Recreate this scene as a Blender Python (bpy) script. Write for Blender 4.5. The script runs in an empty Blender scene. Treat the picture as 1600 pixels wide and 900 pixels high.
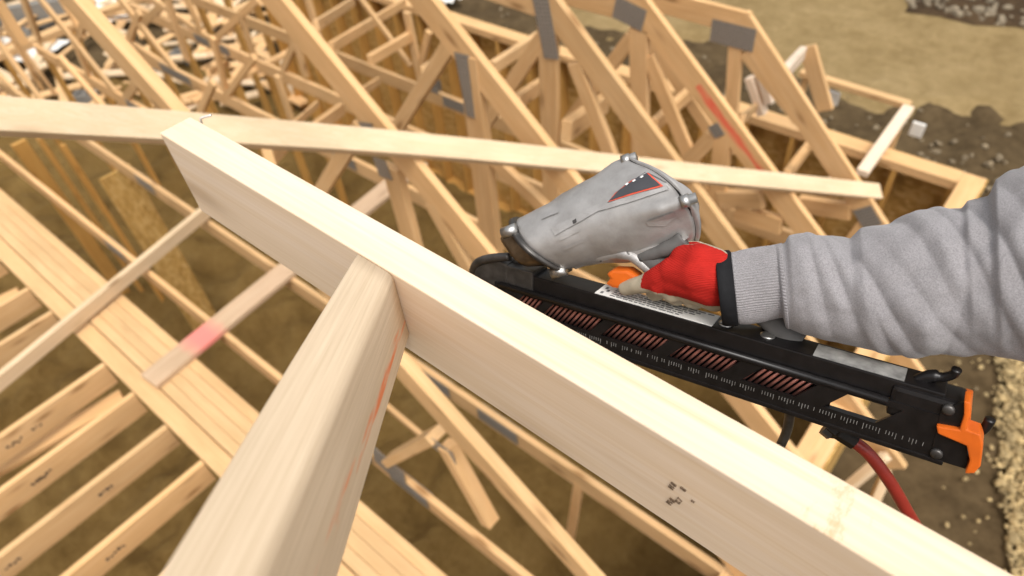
import bpy, bmesh, math, random
from mathutils import Vector, Matrix, noise
from mathutils.bvhtree import BVHTree

# ------------------------------------------------------------------ camera, sky, sun, exposure
sc = bpy.context.scene
C = bpy.context.scene.collection
R = math.radians
PITCH, ROLL, YAW, FPX = 46.0, -6.0, 44.0, 1067.0
EYE = Vector((0, 0, 5.9))
_p, _y, _r = R(PITCH), R(YAW), R(ROLL)
FWD = Vector((-math.sin(_y) * math.cos(_p), math.cos(_y) * math.cos(_p), -math.sin(_p)))
_r0 = Vector((math.cos(_y), math.sin(_y), 0)); _u0 = _r0.cross(FWD)
RGT = _r0 * math.cos(_r) + _u0 * math.sin(_r)
UPV = _u0 * math.cos(_r) - _r0 * math.sin(_r)
cam = bpy.data.cameras.new('camera'); camo = bpy.data.objects.new('camera', cam); C.objects.link(camo)
camo.matrix_world = Matrix(((RGT.x, UPV.x, -FWD.x, EYE.x), (RGT.y, UPV.y, -FWD.y, EYE.y), (RGT.z, UPV.z, -FWD.z, EYE.z), (0, 0, 0, 1)))
cam.sensor_width = 36; cam.lens = 24; cam.clip_start = 0.02; cam.clip_end = 2000
cam.dof.use_dof = True; cam.dof.focus_distance = 0.56; cam.dof.aperture_fstop = 5.8
sc.camera = camo

SUN_EL, SUN_AZ = 64.0, 122.0      # azimuth clockwise from +Y
world = bpy.data.worlds.new('World'); sc.world = world; world.use_nodes = True
nt = world.node_tree; nt.nodes.clear()
wo = nt.nodes.new('ShaderNodeOutputWorld'); bg = nt.nodes.new('ShaderNodeBackground')
sky = nt.nodes.new('ShaderNodeTexSky'); sky.sky_type = 'NISHITA'; sky.sun_disc = False
sky.sun_elevation = R(SUN_EL); sky.sun_rotation = R(SUN_AZ); sky.air_density = 1.2; sky.dust_density = 6.0; sky.ozone_density = 1.0
hs = nt.nodes.new('ShaderNodeHueSaturation'); hs.inputs['Saturation'].default_value = 0.16   # hazy overcast: a nearly white sky
nt.links.new(sky.outputs[0], hs.inputs['Color']); nt.links.new(hs.outputs[0], bg.inputs['Color'])
bg.inputs['Strength'].default_value = 0.14
nt.links.new(bg.outputs[0], wo.inputs['Surface'])
sl = bpy.data.lights.new('sun', 'SUN'); sl.energy = 0.95; sl.angle = R(20); sl.color = (1.0, 0.94, 0.87)
so = bpy.data.objects.new('sun', sl); C.objects.link(so)
_d = Vector((math.sin(R(SUN_AZ)) * math.cos(R(SUN_EL)), math.cos(R(SUN_AZ)) * math.cos(R(SUN_EL)), math.sin(R(SUN_EL))))
so.rotation_euler = _d.to_track_quat('Z', 'Y').to_euler()
sc.view_settings.view_transform = 'Standard'; sc.view_settings.look = 'None'
sc.view_settings.exposure = 0.62; sc.view_settings.gamma = 1.0
sc.cycles.use_denoising = True

# ------------------------------------------------------------------ helpers
rnd = random.Random(7)
def ray(x, y): return RGT * ((x - 800) / FPX) + UPV * ((450 - y) / FPX) + FWD
def onY(x, y, c): d = ray(x, y); return EYE + d * (c / d.y)          # point of the world plane Y = c
def onX(x, y, c): d = ray(x, y); return EYE + d * (c / d.x)
def onZ(x, y, z): d = ray(x, y); return EYE + d * ((z - EYE.z) / d.z)
def onD(x, y, dep): return EYE + ray(x, y) * dep

def tag(o, label, cat, group=None, kind=None):
    if label: o['label'] = label
    if cat: o['category'] = cat
    if group: o['group'] = group
    if kind: o['kind'] = kind
    return o
def empty(name, loc, label, cat, group=None):
    o = bpy.data.objects.new(name, None); C.objects.link(o); o.location = loc
    o.empty_display_size = 0.05
    return tag(o, label, cat, group)
def obj(name, me, mat=None, parent=None, mw=None):
    o = bpy.data.objects.new(name, me); C.objects.link(o)
    if mat is not None and not me.materials: me.materials.append(mat)
    w = mw if mw is not None else Matrix.Identity(4)
    if parent is not None:
        o.parent = parent
        o.matrix_parent_inverse = Matrix.Identity(4)
        w = world_of(parent).inverted() @ w
    o.matrix_basis = w
    return o
def world_of(o):
    m = o.matrix_basis.copy()
    while o.parent is not None:
        o = o.parent; m = o.matrix_basis @ m
    return m
def to_mesh(bm, smooth=False):
    me = bpy.data.meshes.new('m'); bm.normal_update(); bm.to_mesh(me); bm.free()
    if smooth:
        for p in me.polygons: p.use_smooth = True
    return me
def box_bm(a, b, c, bev=0.0, seg=2):
    bm = bmesh.new(); bmesh.ops.create_cube(bm, size=1)
    bmesh.ops.scale(bm, vec=(a, b, c), verts=bm.verts)
    if bev: bmesh.ops.bevel(bm, geom=list(bm.edges), offset=bev, segments=seg, affect='EDGES', profile=0.6)
    return bm
_boxes = {}
def frame(p0, p1, up):
    x = (p1 - p0).normalized(); y = up.cross(x).normalized(); z = x.cross(y)
    m = Matrix((x, y, z)).transposed().to_4x4(); m.translation = (p0 + p1) / 2
    return m
def beam(name, p0, p1, w, h, up, mat, parent=None, bev=0.003):
    """a board from p0 to p1 (centre line), w across, h along up"""
    L = (p1 - p0).length
    return obj(name, to_mesh(box_bm(L, w, h, bev, 1)), mat, parent, frame(p0, p1, up))
def loft(rings, cap=True, smooth=True, closed=True):
    bm = bmesh.new(); vs = [[bm.verts.new(p) for p in r] for r in rings]
    n = len(rings[0])
    for a, b in zip(vs, vs[1:]):
        for i in range(n if closed else n - 1): bm.faces.new((a[i], a[(i + 1) % n], b[(i + 1) % n], b[i]))
    if cap and closed:
        bm.faces.new(vs[0][::-1]); bm.faces.new(vs[-1])
    bmesh.ops.recalc_face_normals(bm, faces=bm.faces)
    return to_mesh(bm, smooth)
def tube(pts, rad, n=12, smooth=True):
    rings = []; pv = None
    for i, p in enumerate(pts):
        t = (pts[min(i + 1, len(pts) - 1)] - pts[max(i - 1, 0)]).normalized()
        if pv is None: pv = t.orthogonal().normalized()
        pv = (pv - t * pv.dot(t)).normalized(); q = t.cross(pv)
        r = rad[i] if isinstance(rad, (list, tuple)) else rad
        rings.append([p + (pv * math.cos(2 * math.pi * k / n) + q * math.sin(2 * math.pi * k / n)) * r for k in range(n)])
    return loft(rings, smooth=smooth)
def spline(pts, m=8):
    out = []; P = [pts[0]] + list(pts) + [pts[-1]]
    for i in range(1, len(P) - 2):
        for j in range(m):
            t = j / m; a, b, c, d = P[i - 1], P[i], P[i + 1], P[i + 2]
            out.append(0.5 * ((2 * b) + (c - a) * t + (2 * a - 5 * b + 4 * c - d) * t * t + (3 * b - a - 3 * c + d) * t ** 3))
    out.append(pts[-1]); return out
def prism(poly, z0, z1, bev=0.0, smooth=False):
    """2-D outline extruded along local z"""
    bm = bmesh.new(); n = len(poly)
    a = [bm.verts.new((x, y, z0)) for x, y in poly]; b = [bm.verts.new((x, y, z1)) for x, y in poly]
    bm.faces.new(a[::-1]); bm.faces.new(b)
    for i in range(n): bm.faces.new((a[i], a[(i + 1) % n], b[(i + 1) % n], b[i]))
    bmesh.ops.recalc_face_normals(bm, faces=bm.faces)
    if bev: bmesh.ops.bevel(bm, geom=list(bm.edges), offset=bev, segments=2, affect='EDGES', profile=0.6, clamp_overlap=True)
    return to_mesh(bm, smooth)

# ------------------------------------------------------------------ materials
def mat_base(name, rough=0.6, metal=0.0, spec=None):
    m = bpy.data.materials.new(name); m.use_nodes = True
    b = m.node_tree.nodes['Principled BSDF']; b.inputs['Roughness'].default_value = rough; b.inputs['Metallic'].default_value = metal
    if spec is not None: b.inputs['Specular IOR Level'].default_value = spec
    return m, m.node_tree, b
def N(t, ty, **kw):
    n = t.nodes.new(ty)
    for k, v in kw.items():
        if k in n.inputs: n.inputs[k].default_value = v
        else: setattr(n, k, v)
    return n
def ramp(t, fac, stops):
    r = t.nodes.new('ShaderNodeValToRGB'); t.links.new(fac, r.inputs[0])
    e = r.color_ramp.elements
    while len(e) < len(stops): e.new(0.5)
    for el, (p, c) in zip(e, stops): el.position = p; el.color = (*c, 1)
    return r.outputs[0]
def mixc(t, fac, a, b, mode='MIX'):
    n = t.nodes.new('ShaderNodeMix'); n.data_type = 'RGBA'; n.blend_type = mode
    for s, v in ((n.inputs[0], fac), (n.inputs[6], a), (n.inputs[7], b)):
        if isinstance(v, (int, float)): s.default_value = v
        elif isinstance(v, tuple): s.default_value = (*v, 1)
        else: t.links.new(v, s)
    return n.outputs[2]
def math_n(t, op, a, b=None):
    n = t.nodes.new('ShaderNodeMath'); n.operation = op
    for i, v in enumerate((a, b)):
        if v is None: continue
        if isinstance(v, (int, float)): n.inputs[i].default_value = v
        else: t.links.new(v, n.inputs[i])
    return n.outputs[0]
def coords(t, scale, rand=True):
    tc = t.nodes.new('ShaderNodeTexCoord'); src = tc.outputs['Object']
    if rand:
        oi = t.nodes.new('ShaderNodeObjectInfo')
        mu = t.nodes.new('ShaderNodeVectorMath'); mu.operation = 'MULTIPLY_ADD'
        cb = t.nodes.new('ShaderNodeCombineXYZ'); t.links.new(oi.outputs['Random'], cb.inputs[0]); t.links.new(oi.outputs['Random'], cb.inputs[1]); t.links.new(oi.outputs['Random'], cb.inputs[2])
        t.links.new(cb.outputs[0], mu.inputs[0]); mu.inputs[1].default_value = (31.7, 17.3, 9.1); t.links.new(src, mu.inputs[2]); src = mu.outputs[0]
    mp = t.nodes.new('ShaderNodeMapping'); mp.inputs['Scale'].default_value = scale; t.links.new(src, mp.inputs[0])
    return mp.outputs[0]
def bump(t, b, h, strength, dist):
    n = t.nodes.new('ShaderNodeBump'); n.inputs['Strength'].default_value = strength; n.inputs['Distance'].default_value = dist
    t.links.new(h, n.inputs['Height']); t.links.new(n.outputs[0], b.inputs['Normal'])

def wood(name, light, mid, dark, knots=0.7, grain=1.0, rough=0.62, tint=None, fine_f=0.30, bmp=0.25):
    """grain runs along local X of every board"""
    m, t, b = mat_base(name, rough, spec=0.25)
    n1 = N(t, 'ShaderNodeTexNoise', Scale=1.0, Detail=4.0, Roughness=0.55, Distortion=0.6); t.links.new(coords(t, (1.3, 34 * grain, 34 * grain)), n1.inputs['Vector'])
    n2 = N(t, 'ShaderNodeTexNoise', Scale=1.0, Detail=5.0, Roughness=0.7); t.links.new(coords(t, (5, 260 * grain, 260 * grain)), n2.inputs['Vector'])
    n3 = N(t, 'ShaderNodeTexNoise', Scale=1.0, Detail=3.0); t.links.new(coords(t, (2.2, 5, 5)), n3.inputs['Vector'])
    base = ramp(t, n1.outputs[0], [(0.30, light), (0.52, mid), (0.62, light), (0.78, dark)])
    fine = mixc(t, fine_f, base, ramp(t, n2.outputs[0], [(0.30, dark), (0.62, light)]))
    blot = mixc(t, 0.6, fine, ramp(t, n3.outputs[0], [(0.32, (0.80, 0.76, 0.70)), (0.62, (1.05, 1.0, 0.96))]), 'MULTIPLY')
    vo = N(t, 'ShaderNodeTexVoronoi', Scale=1.0); t.links.new(coords(t, (2.6, 9, 9)), vo.inputs['Vector'])
    kn = ramp(t, vo.outputs['Distance'], [(0.07, (1, 1, 1)), (0.16, (0.25, 0.25, 0.25)), (0.24, (0, 0, 0))])
    kf = math_n(t, 'MULTIPLY', kn, knots)
    col = mixc(t, kf, blot, (dark[0] * 0.42, dark[1] * 0.33, dark[2] * 0.25))
    oi = t.nodes.new('ShaderNodeObjectInfo')
    col = mixc(t, 0.55, col, ramp(t, oi.outputs['Random'], [(0.0, (0.80, 0.76, 0.70)), (0.45, (1, 1, 1)), (1.0, (1.06, 0.97, 0.86))]), 'MULTIPLY')
    if tint: col = tint(t, col)
    t.links.new(col, b.inputs['Base Color'])
    bump(t, b, n2.outputs[0], bmp, 0.0008)
    return m
W_BG = wood('framing_lumber', (0.68, 0.465, 0.25), (0.61, 0.385, 0.18), (0.45, 0.25, 0.09))
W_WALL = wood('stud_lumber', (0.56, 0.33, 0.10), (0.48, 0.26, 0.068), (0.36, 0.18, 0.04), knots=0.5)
W_FG = wood('planed_lumber', (0.76, 0.655, 0.545), (0.73, 0.60, 0.465), (0.63, 0.48, 0.33), knots=0.30)
W_PLY = wood('beam_ply_lumber', (0.64, 0.44, 0.235), (0.58, 0.375, 0.185), (0.46, 0.27, 0.11), knots=0.12)
W_MID = wood('pale_lumber', (0.72, 0.58, 0.405), (0.67, 0.51, 0.325), (0.53, 0.365, 0.20), knots=0.7)
def pink_tint(t, col):
    tc = t.nodes.new('ShaderNodeTexCoord'); sx = t.nodes.new('ShaderNodeSeparateXYZ'); t.links.new(tc.outputs['Object'], sx.inputs[0])
    d = math_n(t, 'ABSOLUTE', math_n(t, 'SUBTRACT', sx.outputs[0], PINK_X))
    nz = N(t, 'ShaderNodeTexNoise', Scale=22.0, Detail=4.0)
    f = ramp(t, math_n(t, 'ADD', d, math_n(t, 'MULTIPLY', nz.outputs[0], 0.13)), [(0.11, (0.75, 0.75, 0.75)), (0.22, (0, 0, 0))])
    return mixc(t, f, col, (0.72, 0.17, 0.16))
PINK_X = -0.90
W_WEATHER = wood('weathered_lumber', (0.62, 0.47, 0.33), (0.52, 0.37, 0.24), (0.34, 0.22, 0.13), knots=0.9, tint=pink_tint)
def stripe_tint(axis_z, amp, colr, lo, hi, base=0.0):
    def f(t, col):
        tc = t.nodes.new('ShaderNodeTexCoord'); sx = t.nodes.new('ShaderNodeSeparateXYZ'); t.links.new(tc.outputs['Object'], sx.inputs[0])
        nz = N(t, 'ShaderNodeTexNoise', Scale=1.0, Detail=3.0); t.links.new(coords(t, (5.0, 60, 60), False), nz.inputs['Vector'])
        wav = math_n(t, 'MULTIPLY', math_n(t, 'SUBTRACT', nz.outputs[0], 0.5), amp * 3)
        d = math_n(t, 'ABSOLUTE', math_n(t, 'SUBTRACT', math_n(t, 'ADD', sx.outputs[2], wav), axis_z))
        line = ramp(t, math_n(t, 'DIVIDE', d, amp), [(0.45, (1, 1, 1)), (1.0, (0, 0, 0))])
        # only along a length of the board, and broken where the crayon skipped
        xin = math_n(t, 'MULTIPLY', math_n(t, 'GREATER_THAN', sx.outputs[0], lo), math_n(t, 'LESS_THAN', sx.outputs[0], hi))
        n2 = N(t, 'ShaderNodeTexNoise', Scale=1.0, Detail=5.0); t.links.new(coords(t, (16, 90, 90), False), n2.inputs['Vector'])
        brk = ramp(t, n2.outputs[0], [(0.46 - base, (0, 0, 0)), (0.62 - base * .6, (1, 1, 1))])
        fac = math_n(t, 'MULTIPLY', math_n(t, 'MULTIPLY', line, xin), brk)
        return mixc(t, math_n(t, 'MULTIPLY', fac, 0.85), col, colr)
    return f
W_RAFTER = wood('crayon_marked_lumber', (0.69, 0.585, 0.445), (0.60, 0.495, 0.36), (0.45, 0.35, 0.23), knots=0.15, grain=1.3, fine_f=0.45, bmp=0.6,
                tint=stripe_tint(-0.019, 0.0058, (0.78, 0.17, 0.04), -0.2, 0.8))
W_RED = wood('red_chalked_lumber', (0.68, 0.465, 0.25), (0.61, 0.385, 0.18), (0.45, 0.25, 0.09),
             tint=stripe_tint(0.005, 0.026, (0.74, 0.10, 0.06), -0.86, -0.22, 0.30))

def plain(name, col, rough=0.5, metal=0.0, var=0.12, scale=60.0, bmp=0.0, spec=None, rand=True):
    m, t, b = mat_base(name, rough, metal, spec)
    n = N(t, 'ShaderNodeTexNoise', Scale=1.0, Detail=4.0); t.links.new(coords(t, (scale,) * 3, rand), n.inputs['Vector'])
    lo = tuple(c * (1 - var) for c in col); hi = tuple(min(1, c * (1 + var)) for c in col)
    t.links.new(ramp(t, n.outputs[0], [(0.3, lo), (0.7, hi)]), b.inputs['Base Color'])
    if bmp: bump(t, b, n.outputs[0], bmp, 0.002)
    return m
def plate_mat():
    m, t, b = mat_base('galvanised_plate', 0.5, 0.45)
    vo = N(t, 'ShaderNodeTexVoronoi', Scale=1.0, Randomness=0.0); t.links.new(coords(t, (48, 48, 48), False), vo.inputs['Vector'])
    n = N(t, 'ShaderNodeTexNoise', Scale=14.0, Detail=3.0)
    c = ramp(t, vo.outputs['Distance'], [(0.18, (0.07, 0.062, 0.052)), (0.34, (0.34, 0.315, 0.28))])
    t.links.new(mixc(t, 0.5, c, ramp(t, n.outputs[0], [(0.3, (0.7, 0.7, 0.7)), (0.7, (1.1, 1.1, 1.1))]), 'MULTIPLY'), b.inputs['Base Color'])
    bump(t, b, vo.outputs['Distance'], 0.6, 0.002)
    return m
STEEL = plate_mat()
def osb_mat():
    m, t, b = mat_base('strand_board', 0.75, spec=0.2)
    v1 = N(t, 'ShaderNodeTexVoronoi', Scale=1.0); t.links.new(coords(t, (18, 60, 34)), v1.inputs['Vector'])
    n = N(t, 'ShaderNodeTexNoise', Scale=6.0, Detail=4.0)
    c = ramp(t, v1.outputs['Color'], [(0.1, (0.36, 0.21, 0.06)), (0.5, (0.50, 0.31, 0.095)), (0.9, (0.60, 0.40, 0.16))])
    t.links.new(mixc(t, 0.6, c, ramp(t, n.outputs[0], [(0.3, (0.75, 0.72, 0.66)), (0.7, (1.05, 1.0, 0.95))]), 'MULTIPLY'), b.inputs['Base Color'])
    bump(t, b, v1.outputs['Distance'], 0.2, 0.002)
    return m
OSB = osb_mat()
def ground_mat(name, a, b_, c, s1, s2, bs=0.7, bd=0.03):
    m, t, b = mat_base(name, 0.95, spec=0.1)
    n1 = N(t, 'ShaderNodeTexNoise', Scale=1.0, Detail=6.0, Roughness=0.6); t.links.new(coords(t, (s1,) * 3, False), n1.inputs['Vector'])
    n2 = N(t, 'ShaderNodeTexNoise', Scale=1.0, Detail=6.0, Roughness=0.7); t.links.new(coords(t, (s2,) * 3, False), n2.inputs['Vector'])
    col = mixc(t, 0.45, ramp(t, n1.outputs[0], [(0.3, a), (0.5, b_), (0.72, c)]), ramp(t, n2.outputs[0], [(0.32, a), (0.66, c)]))
    t.links.new(col, b.inputs['Base Color'])
    h = math_n(t, 'ADD', n1.outputs[0], math_n(t, 'MULTIPLY', n2.outputs[0], 0.5))
    bump(t, b, h, bs, bd)
    return m
SAND = ground_mat('sand_fill', (0.105, 0.060, 0.016), (0.145, 0.087, 0.026), (0.19, 0.12, 0.041), 2.4, 13.0, 1.0, 0.05)
SOIL = ground_mat('dark_soil', (0.034, 0.022, 0.010), (0.068, 0.045, 0.021), (0.125, 0.086, 0.044), 1.1, 7.0)
FIELD = ground_mat('dry_field', (0.16, 0.107, 0.042), (0.23, 0.16, 0.070), (0.31, 0.225, 0.11), 0.9, 5.0, 1.0, 0.10)
MUD = ground_mat('turned_earth', (0.020, 0.013, 0.008), (0.045, 0.028, 0.015), (0.10, 0.062, 0.03), 1.0, 5.0, 1.0, 0.08)
GRAVEL = plain('gravel_stone', (0.36, 0.265, 0.125), 0.9, 0, 0.45, 9.0, 0.3, rand=True)
STONE = plain('pale_stone', (0.20, 0.152, 0.09), 0.9, 0, 0.5, 12.0, 0.3)
CMU = plain('concrete_block', (0.19, 0.175, 0.15), 0.95, 0, 0.25, 30.0, 0.4)
LATH = plain('grey_lath', (0.20, 0.165, 0.13), 0.85, 0, 0.35, 25)
WHITE = plain('white_wrap', (0.72, 0.69, 0.63), 0.5, 0, 0.06, 8.0)

# ------------------------------------------------------------------ ground
def sheet(name, pts, z, mat, kind='structure', cell=None, amp=0.0, edge=0.0, fr=1.2):
    """an outlined sheet of ground; with cell it is gridded and gently uneven"""
    bm = bmesh.new()
    if cell:
        xs = [p[0] for p in pts]; ys = [p[1] for p in pts]
        x0, x1, y0, y1 = min(xs), max(xs), min(ys), max(ys)
        nx, ny = int((x1 - x0) / cell), int((y1 - y0) / cell)
        g = [[bm.verts.new((x0 + (x1 - x0) * i / nx, y0 + (y1 - y0) * j / ny, z)) for j in range(ny + 1)] for i in range(nx + 1)]
        for i in range(nx):
            for j in range(ny): bm.faces.new((g[i][j], g[i + 1][j], g[i + 1][j + 1], g[i][j + 1]))
        for v in bm.verts:
            q = Vector((v.co.x * fr, v.co.y * fr, 3.1 + z))
            v.co.z += amp * (0.5 + noise.fractal(q, 1.0, 2.1, 4))
            v.co.z = max(v.co.z, z)
    else:
        bm.faces.new([bm.verts.new((x, y, z)) for x, y in pts])
    bmesh.ops.recalc_face_normals(bm, faces=bm.faces)
    for f in bm.faces:
        if f.normal.z < 0: f.normal_flip()
    o = obj(name, to_mesh(bm, bool(cell)), mat); o['kind'] = kind
    return o
def wavy(x0, x1, yf, n=40, a=0.5, s=0.6, seed=0.0):
    return [(x0 + (x1 - x0) * i / n, yf + a * noise.noise(Vector((s * (x0 + (x1 - x0) * i / n), seed, 1.7)))) for i in range(n + 1)]
sheet('ground', [(-400, -400), (400, -400), (400, 600), (-400, 600)], -0.03, SOIL)
sheet('soil', [(-22, -6), (7, -6), (7, 11.4), (-22, 11.4)], -0.02, SOIL, cell=0.12, amp=0.075, fr=2.8)
sheet('sand_floor', [(-13.5, -5.5), (-0.16, -5.5), (-0.16, 5.02), (-13.5, 5.02)], 0.10, SAND, cell=0.07, amp=0.17, fr=2.6)
fb = wavy(-11, 14, 10.75, 60, 0.8, 0.7, 4.0)
fld = sheet('field', [(x, y) for x, y in fb] + [(60, 12), (60, 120), (-60, 120), (-60, 30), (-14, 13)], 0.085, FIELD)
_b = bmesh.new(); _b.from_mesh(fld.data)
for (p, q) in zip(fb, fb[1:]):
    _b.faces.new([_b.verts.new(c) for c in ((p[0], p[1], .085), (p[0], p[1] - .8, -.08), (q[0], q[1] - .8, -.08), (q[0], q[1], .085))])
bmesh.ops.remove_doubles(_b, verts=_b.verts, dist=.0005); _b.normal_update(); _b.to_mesh(fld.data); _b.free()
mb = [(-2.9 + 0.25 * noise.noise(Vector((0, i * .9, 2))), 60 - i * 4.6) for i in range(10)] + wavy(-2.55, 14, 13.45, 30, 0.45, 0.9, 9.0)
sheet('turned_ground', mb + [(30, 14), (30, 60)], 0.095, MUD)

def pebbles(name, mat, pts, label, cat, cloud=0):
    """stones scattered on the ground, too many to count"""
    b0 = bmesh.new(); bmesh.ops.create_icosphere(b0, subdivisions=1, radius=1); b0.verts.ensure_lookup_table()
    tv = [v.co.copy() for v in b0.verts]; tf = [[v.index for v in f.verts] for f in b0.faces]; b0.free()
    vs, fs = [], []
    for (x, y, z, r) in pts:
        m = Matrix.Translation((x, y, z + r * 0.25)) @ Matrix.Rotation(rnd.uniform(0, 6.3), 4, Vector((rnd.uniform(-1, 1), rnd.uniform(-1, 1), rnd.uniform(-1, 1))).normalized()) @ Matrix.Diagonal((r * rnd.uniform(.8, 1.3), r * rnd.uniform(.7, 1.1), r * rnd.uniform(.5, .85), 1))
        k = len(vs)
        vs += [m @ (v * rnd.uniform(.85, 1.15)) for v in tv]; fs += [[k + i for i in f] for f in tf]
    me = bpy.data.meshes.new('m'); me.from_pydata(vs, [], fs)
    o = obj(name, me, mat); tag(o, label, cat, kind='stuff'); return o
def gedge(y): return 0.68 + 0.10 * noise.noise(Vector((y * 1.6, 5, 0))) + (0.33 * (6.13 - y) if y < 6.13 else -0.08 * (y - 6.13))
pts = []
for i in range(9000):
    y = rnd.uniform(2.2, 8.2); e = gedge(y)
    x = e + abs(rnd.gauss(0, 1)) * 0.9 if rnd.random() < .985 else e - rnd.uniform(0, .5)
    if x < 3.6: pts.append((x, y, -0.005 + rnd.uniform(0, .03), rnd.uniform(0.010, 0.030) * (2.0 if rnd.random() < .05 else 1)))
sheet('gravel_bed', [(gedge(2 + i * .25) + .08, 2 + i * .25) for i in range(28)] + [(5, 9), (5, 2)], 0.06, plain('gravel_fines', (0.26, 0.19, 0.085), 0.95, 0, 0.4, 14, 0.5, rand=False))
pebbles('gravel', GRAVEL, [(x, y, 0.07 + z, r) for x, y, z, r in pts], 'tan gravel strip along the dark soil at the lower right edge', 'gravel')
pts = []
for i in range(330):
    x = rnd.uniform(-9, 2.5); y = rnd.uniform(5.5, 10.4)
    pts.append((x, y, 0.03, rnd.uniform(0.015, 0.05) * (1.8 if rnd.random() < .1 else 1)))
for i in range(150):
    x = rnd.uniform(-1, 2.0); pts.append((x, 9.0 - 0.2 * x + rnd.gauss(0, .35), 0.05, rnd.uniform(0.02, 0.065)))
pebbles('soil_stones', STONE, pts, 'scattered stones and clods in the dark soil beyond the gable wall', 'stones')
pts = []
for i in range(110):
    x = rnd.uniform(-2.7, 1.0); pts.append((x, 13.55 + abs(rnd.gauss(0, .45)), 0.08, rnd.uniform(0.03, 0.10)))
pebbles('bank_stones', plain('dull_stone', (0.20, 0.16, 0.105), 0.9, 0, 0.4, 12.0, 0.3), pts, 'pale stones along the edge of the dark turned earth, top right', 'stones')

# ------------------------------------------------------------------ walls
K = 2.6            # top of the wall plates
UZ = Vector((0, 0, 1))
def V(x, y, z): return Vector((x, y, z))
def wall(name, label, a, b, inside, spacing, sheath, pw=0.15, openings=()):
    """stud wall from a to b (plan points): sole plate, studs, doubled top plate, sheathing panels"""
    a, b = Vector((a[0], a[1], 0)), Vector((b[0], b[1], 0)); d = (b - a); L = d.length; d.normalize()
    w = empty(name, a, label, 'wall')
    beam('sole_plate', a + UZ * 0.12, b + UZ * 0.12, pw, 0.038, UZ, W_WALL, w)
    beam('top_plate', a + UZ * (K - 0.057), b + UZ * (K - 0.057), pw, 0.038, UZ, W_BG, w)
    beam('top_plate', a + UZ * (K - 0.0185), b + UZ * (K - 0.0185), pw + 0.002, 0.038, UZ, W_BG, w)
    n = int(L / spacing); st = None
    for i in range(n + 1):
        p = a + d * min(L - 0.02, 0.02 + i * spacing)
        if st is None:
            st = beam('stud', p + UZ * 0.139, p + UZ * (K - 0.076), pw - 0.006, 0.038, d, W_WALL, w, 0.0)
        else:
            o = st.copy(); C.objects.link(o); o.matrix_basis = st.matrix_basis.copy(); o.location = st.location + (p - (a + d * 0.02))
    if sheath:
        m = int(math.ceil(L / 1.22))
        for i in range(m):
            s0, s1 = i * 1.22 + 0.003, min(L, (i + 1) * 1.22 - 0.003)
            p0 = a + d * s0 - inside * (pw / 2 + 0.008); p1 = a + d * s1 - inside * (pw / 2 + 0.008)
            beam('sheathing_panel', p0 + UZ * (K / 2 + 0.05), p1 + UZ * (K / 2 + 0.05), 0.012, K - 0.11, UZ, OSB, w, 0.0)
    return w
WY, WX = 5.11, -0.155
wall('gable_wall', 'long stud wall of yellow board behind the trusses, running to the corner behind the sleeve', (WX - 0.077, WY), (-9.3, WY), V(0, -1, 0), 0.406, True)
wall('eave_wall', 'stud wall under the truss heels, its plate passing behind the grey sleeve', (WX, -3.0), (WX, WY + 0.077), V(-1, 0, 0), 0.406, True)
wall('far_end_wall', 'stud wall of the far left end of the house, seen through the trusses', (-9.35, WY - 0.1), (-9.35, 1.6), V(1, 0, 0), 0.406, False)
for (tx, ty, w, d, label, mt) in ((28, 222, .14, .05, 'upright olive board at the left edge under the long brace', W_WALL), (97, 226, .05, .045, 'thin upright post right of the olive upright board', W_WALL),
                              (178, 268, .30, .02, 'wide upright yellow sheet standing left of the pale beam end', OSB), (60, 215, .05, .05, 'thin upright stick left of the wide yellow sheet', W_WALL)):
    p = onZ(tx, ty, 2.42 if tx < 300 else 1.9)
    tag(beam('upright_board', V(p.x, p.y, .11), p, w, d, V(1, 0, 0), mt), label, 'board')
bt = empty('porch_stud_wall', (-5.4, 3.1, 0), 'short inner stud wall near the middle of the house, under the bottom chords', 'wall')
for y in (2.6, 3.0, 3.4, 3.8): beam('stud', V(-6.6, y, 0.12), V(-6.6, y, 2.45), 0.089, 0.038, V(1, 0, 0), W_WALL, bt, 0)
beam('top_plate', V(-6.6, 2.5, 2.47), V(-6.6, 4.0, 2.47), 0.089, 0.038, UZ, W_BG, bt)

# flat beam of wide boards across the house and the joists hung from it
fbm = empty('built_up_beam', (-4, 0.45, K - 0.2), 'wide flat beam of planks with a dark seam at the left, joists hanging from its side', 'beam')
beam('plank', V(-9.3, 0.300, K - 0.035), V(-0.24, 0.300, K - 0.035), 0.112, 0.038, UZ, W_PLY, fbm)
for i in range(4): beam('ply', V(-9.3, .395 + i * .0675, K - 0.12 + .0015 * (i % 3)), V(-0.24, .395 + i * .0675, K - 0.12 + .0015 * (i % 3)), 0.066, 0.235, UZ, W_PLY, fbm, .0025)
jx = [-2.38, -2.79, -3.18, -3.57, -3.95, -4.72, -5.11, -5.72, -6.3, -6.95, -7.6]
JL = ['first ceiling joist left of the near rafter, lower end out of frame', 'second ceiling joist left of the near rafter', 'third ceiling joist left of the near rafter', 'ceiling joist with a dark grade stamp, fourth left of the near rafter', 'ceiling joist just below the long light tie board', 'ceiling joist just above the long light tie board', 'ceiling joist at the left edge, second above the light tie board', 'ceiling joist at the left edge, third above the light tie board', 'ceiling joist at the left edge, fourth above the light tie board', 'ceiling joist at the left edge, fifth above the light tie board', 'ceiling joist farthest along the flat beam at the left edge']
INK = plain('stamp_ink', (0.035, 0.03, 0.028), 0.8, 0, 0.2, 40)
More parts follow.
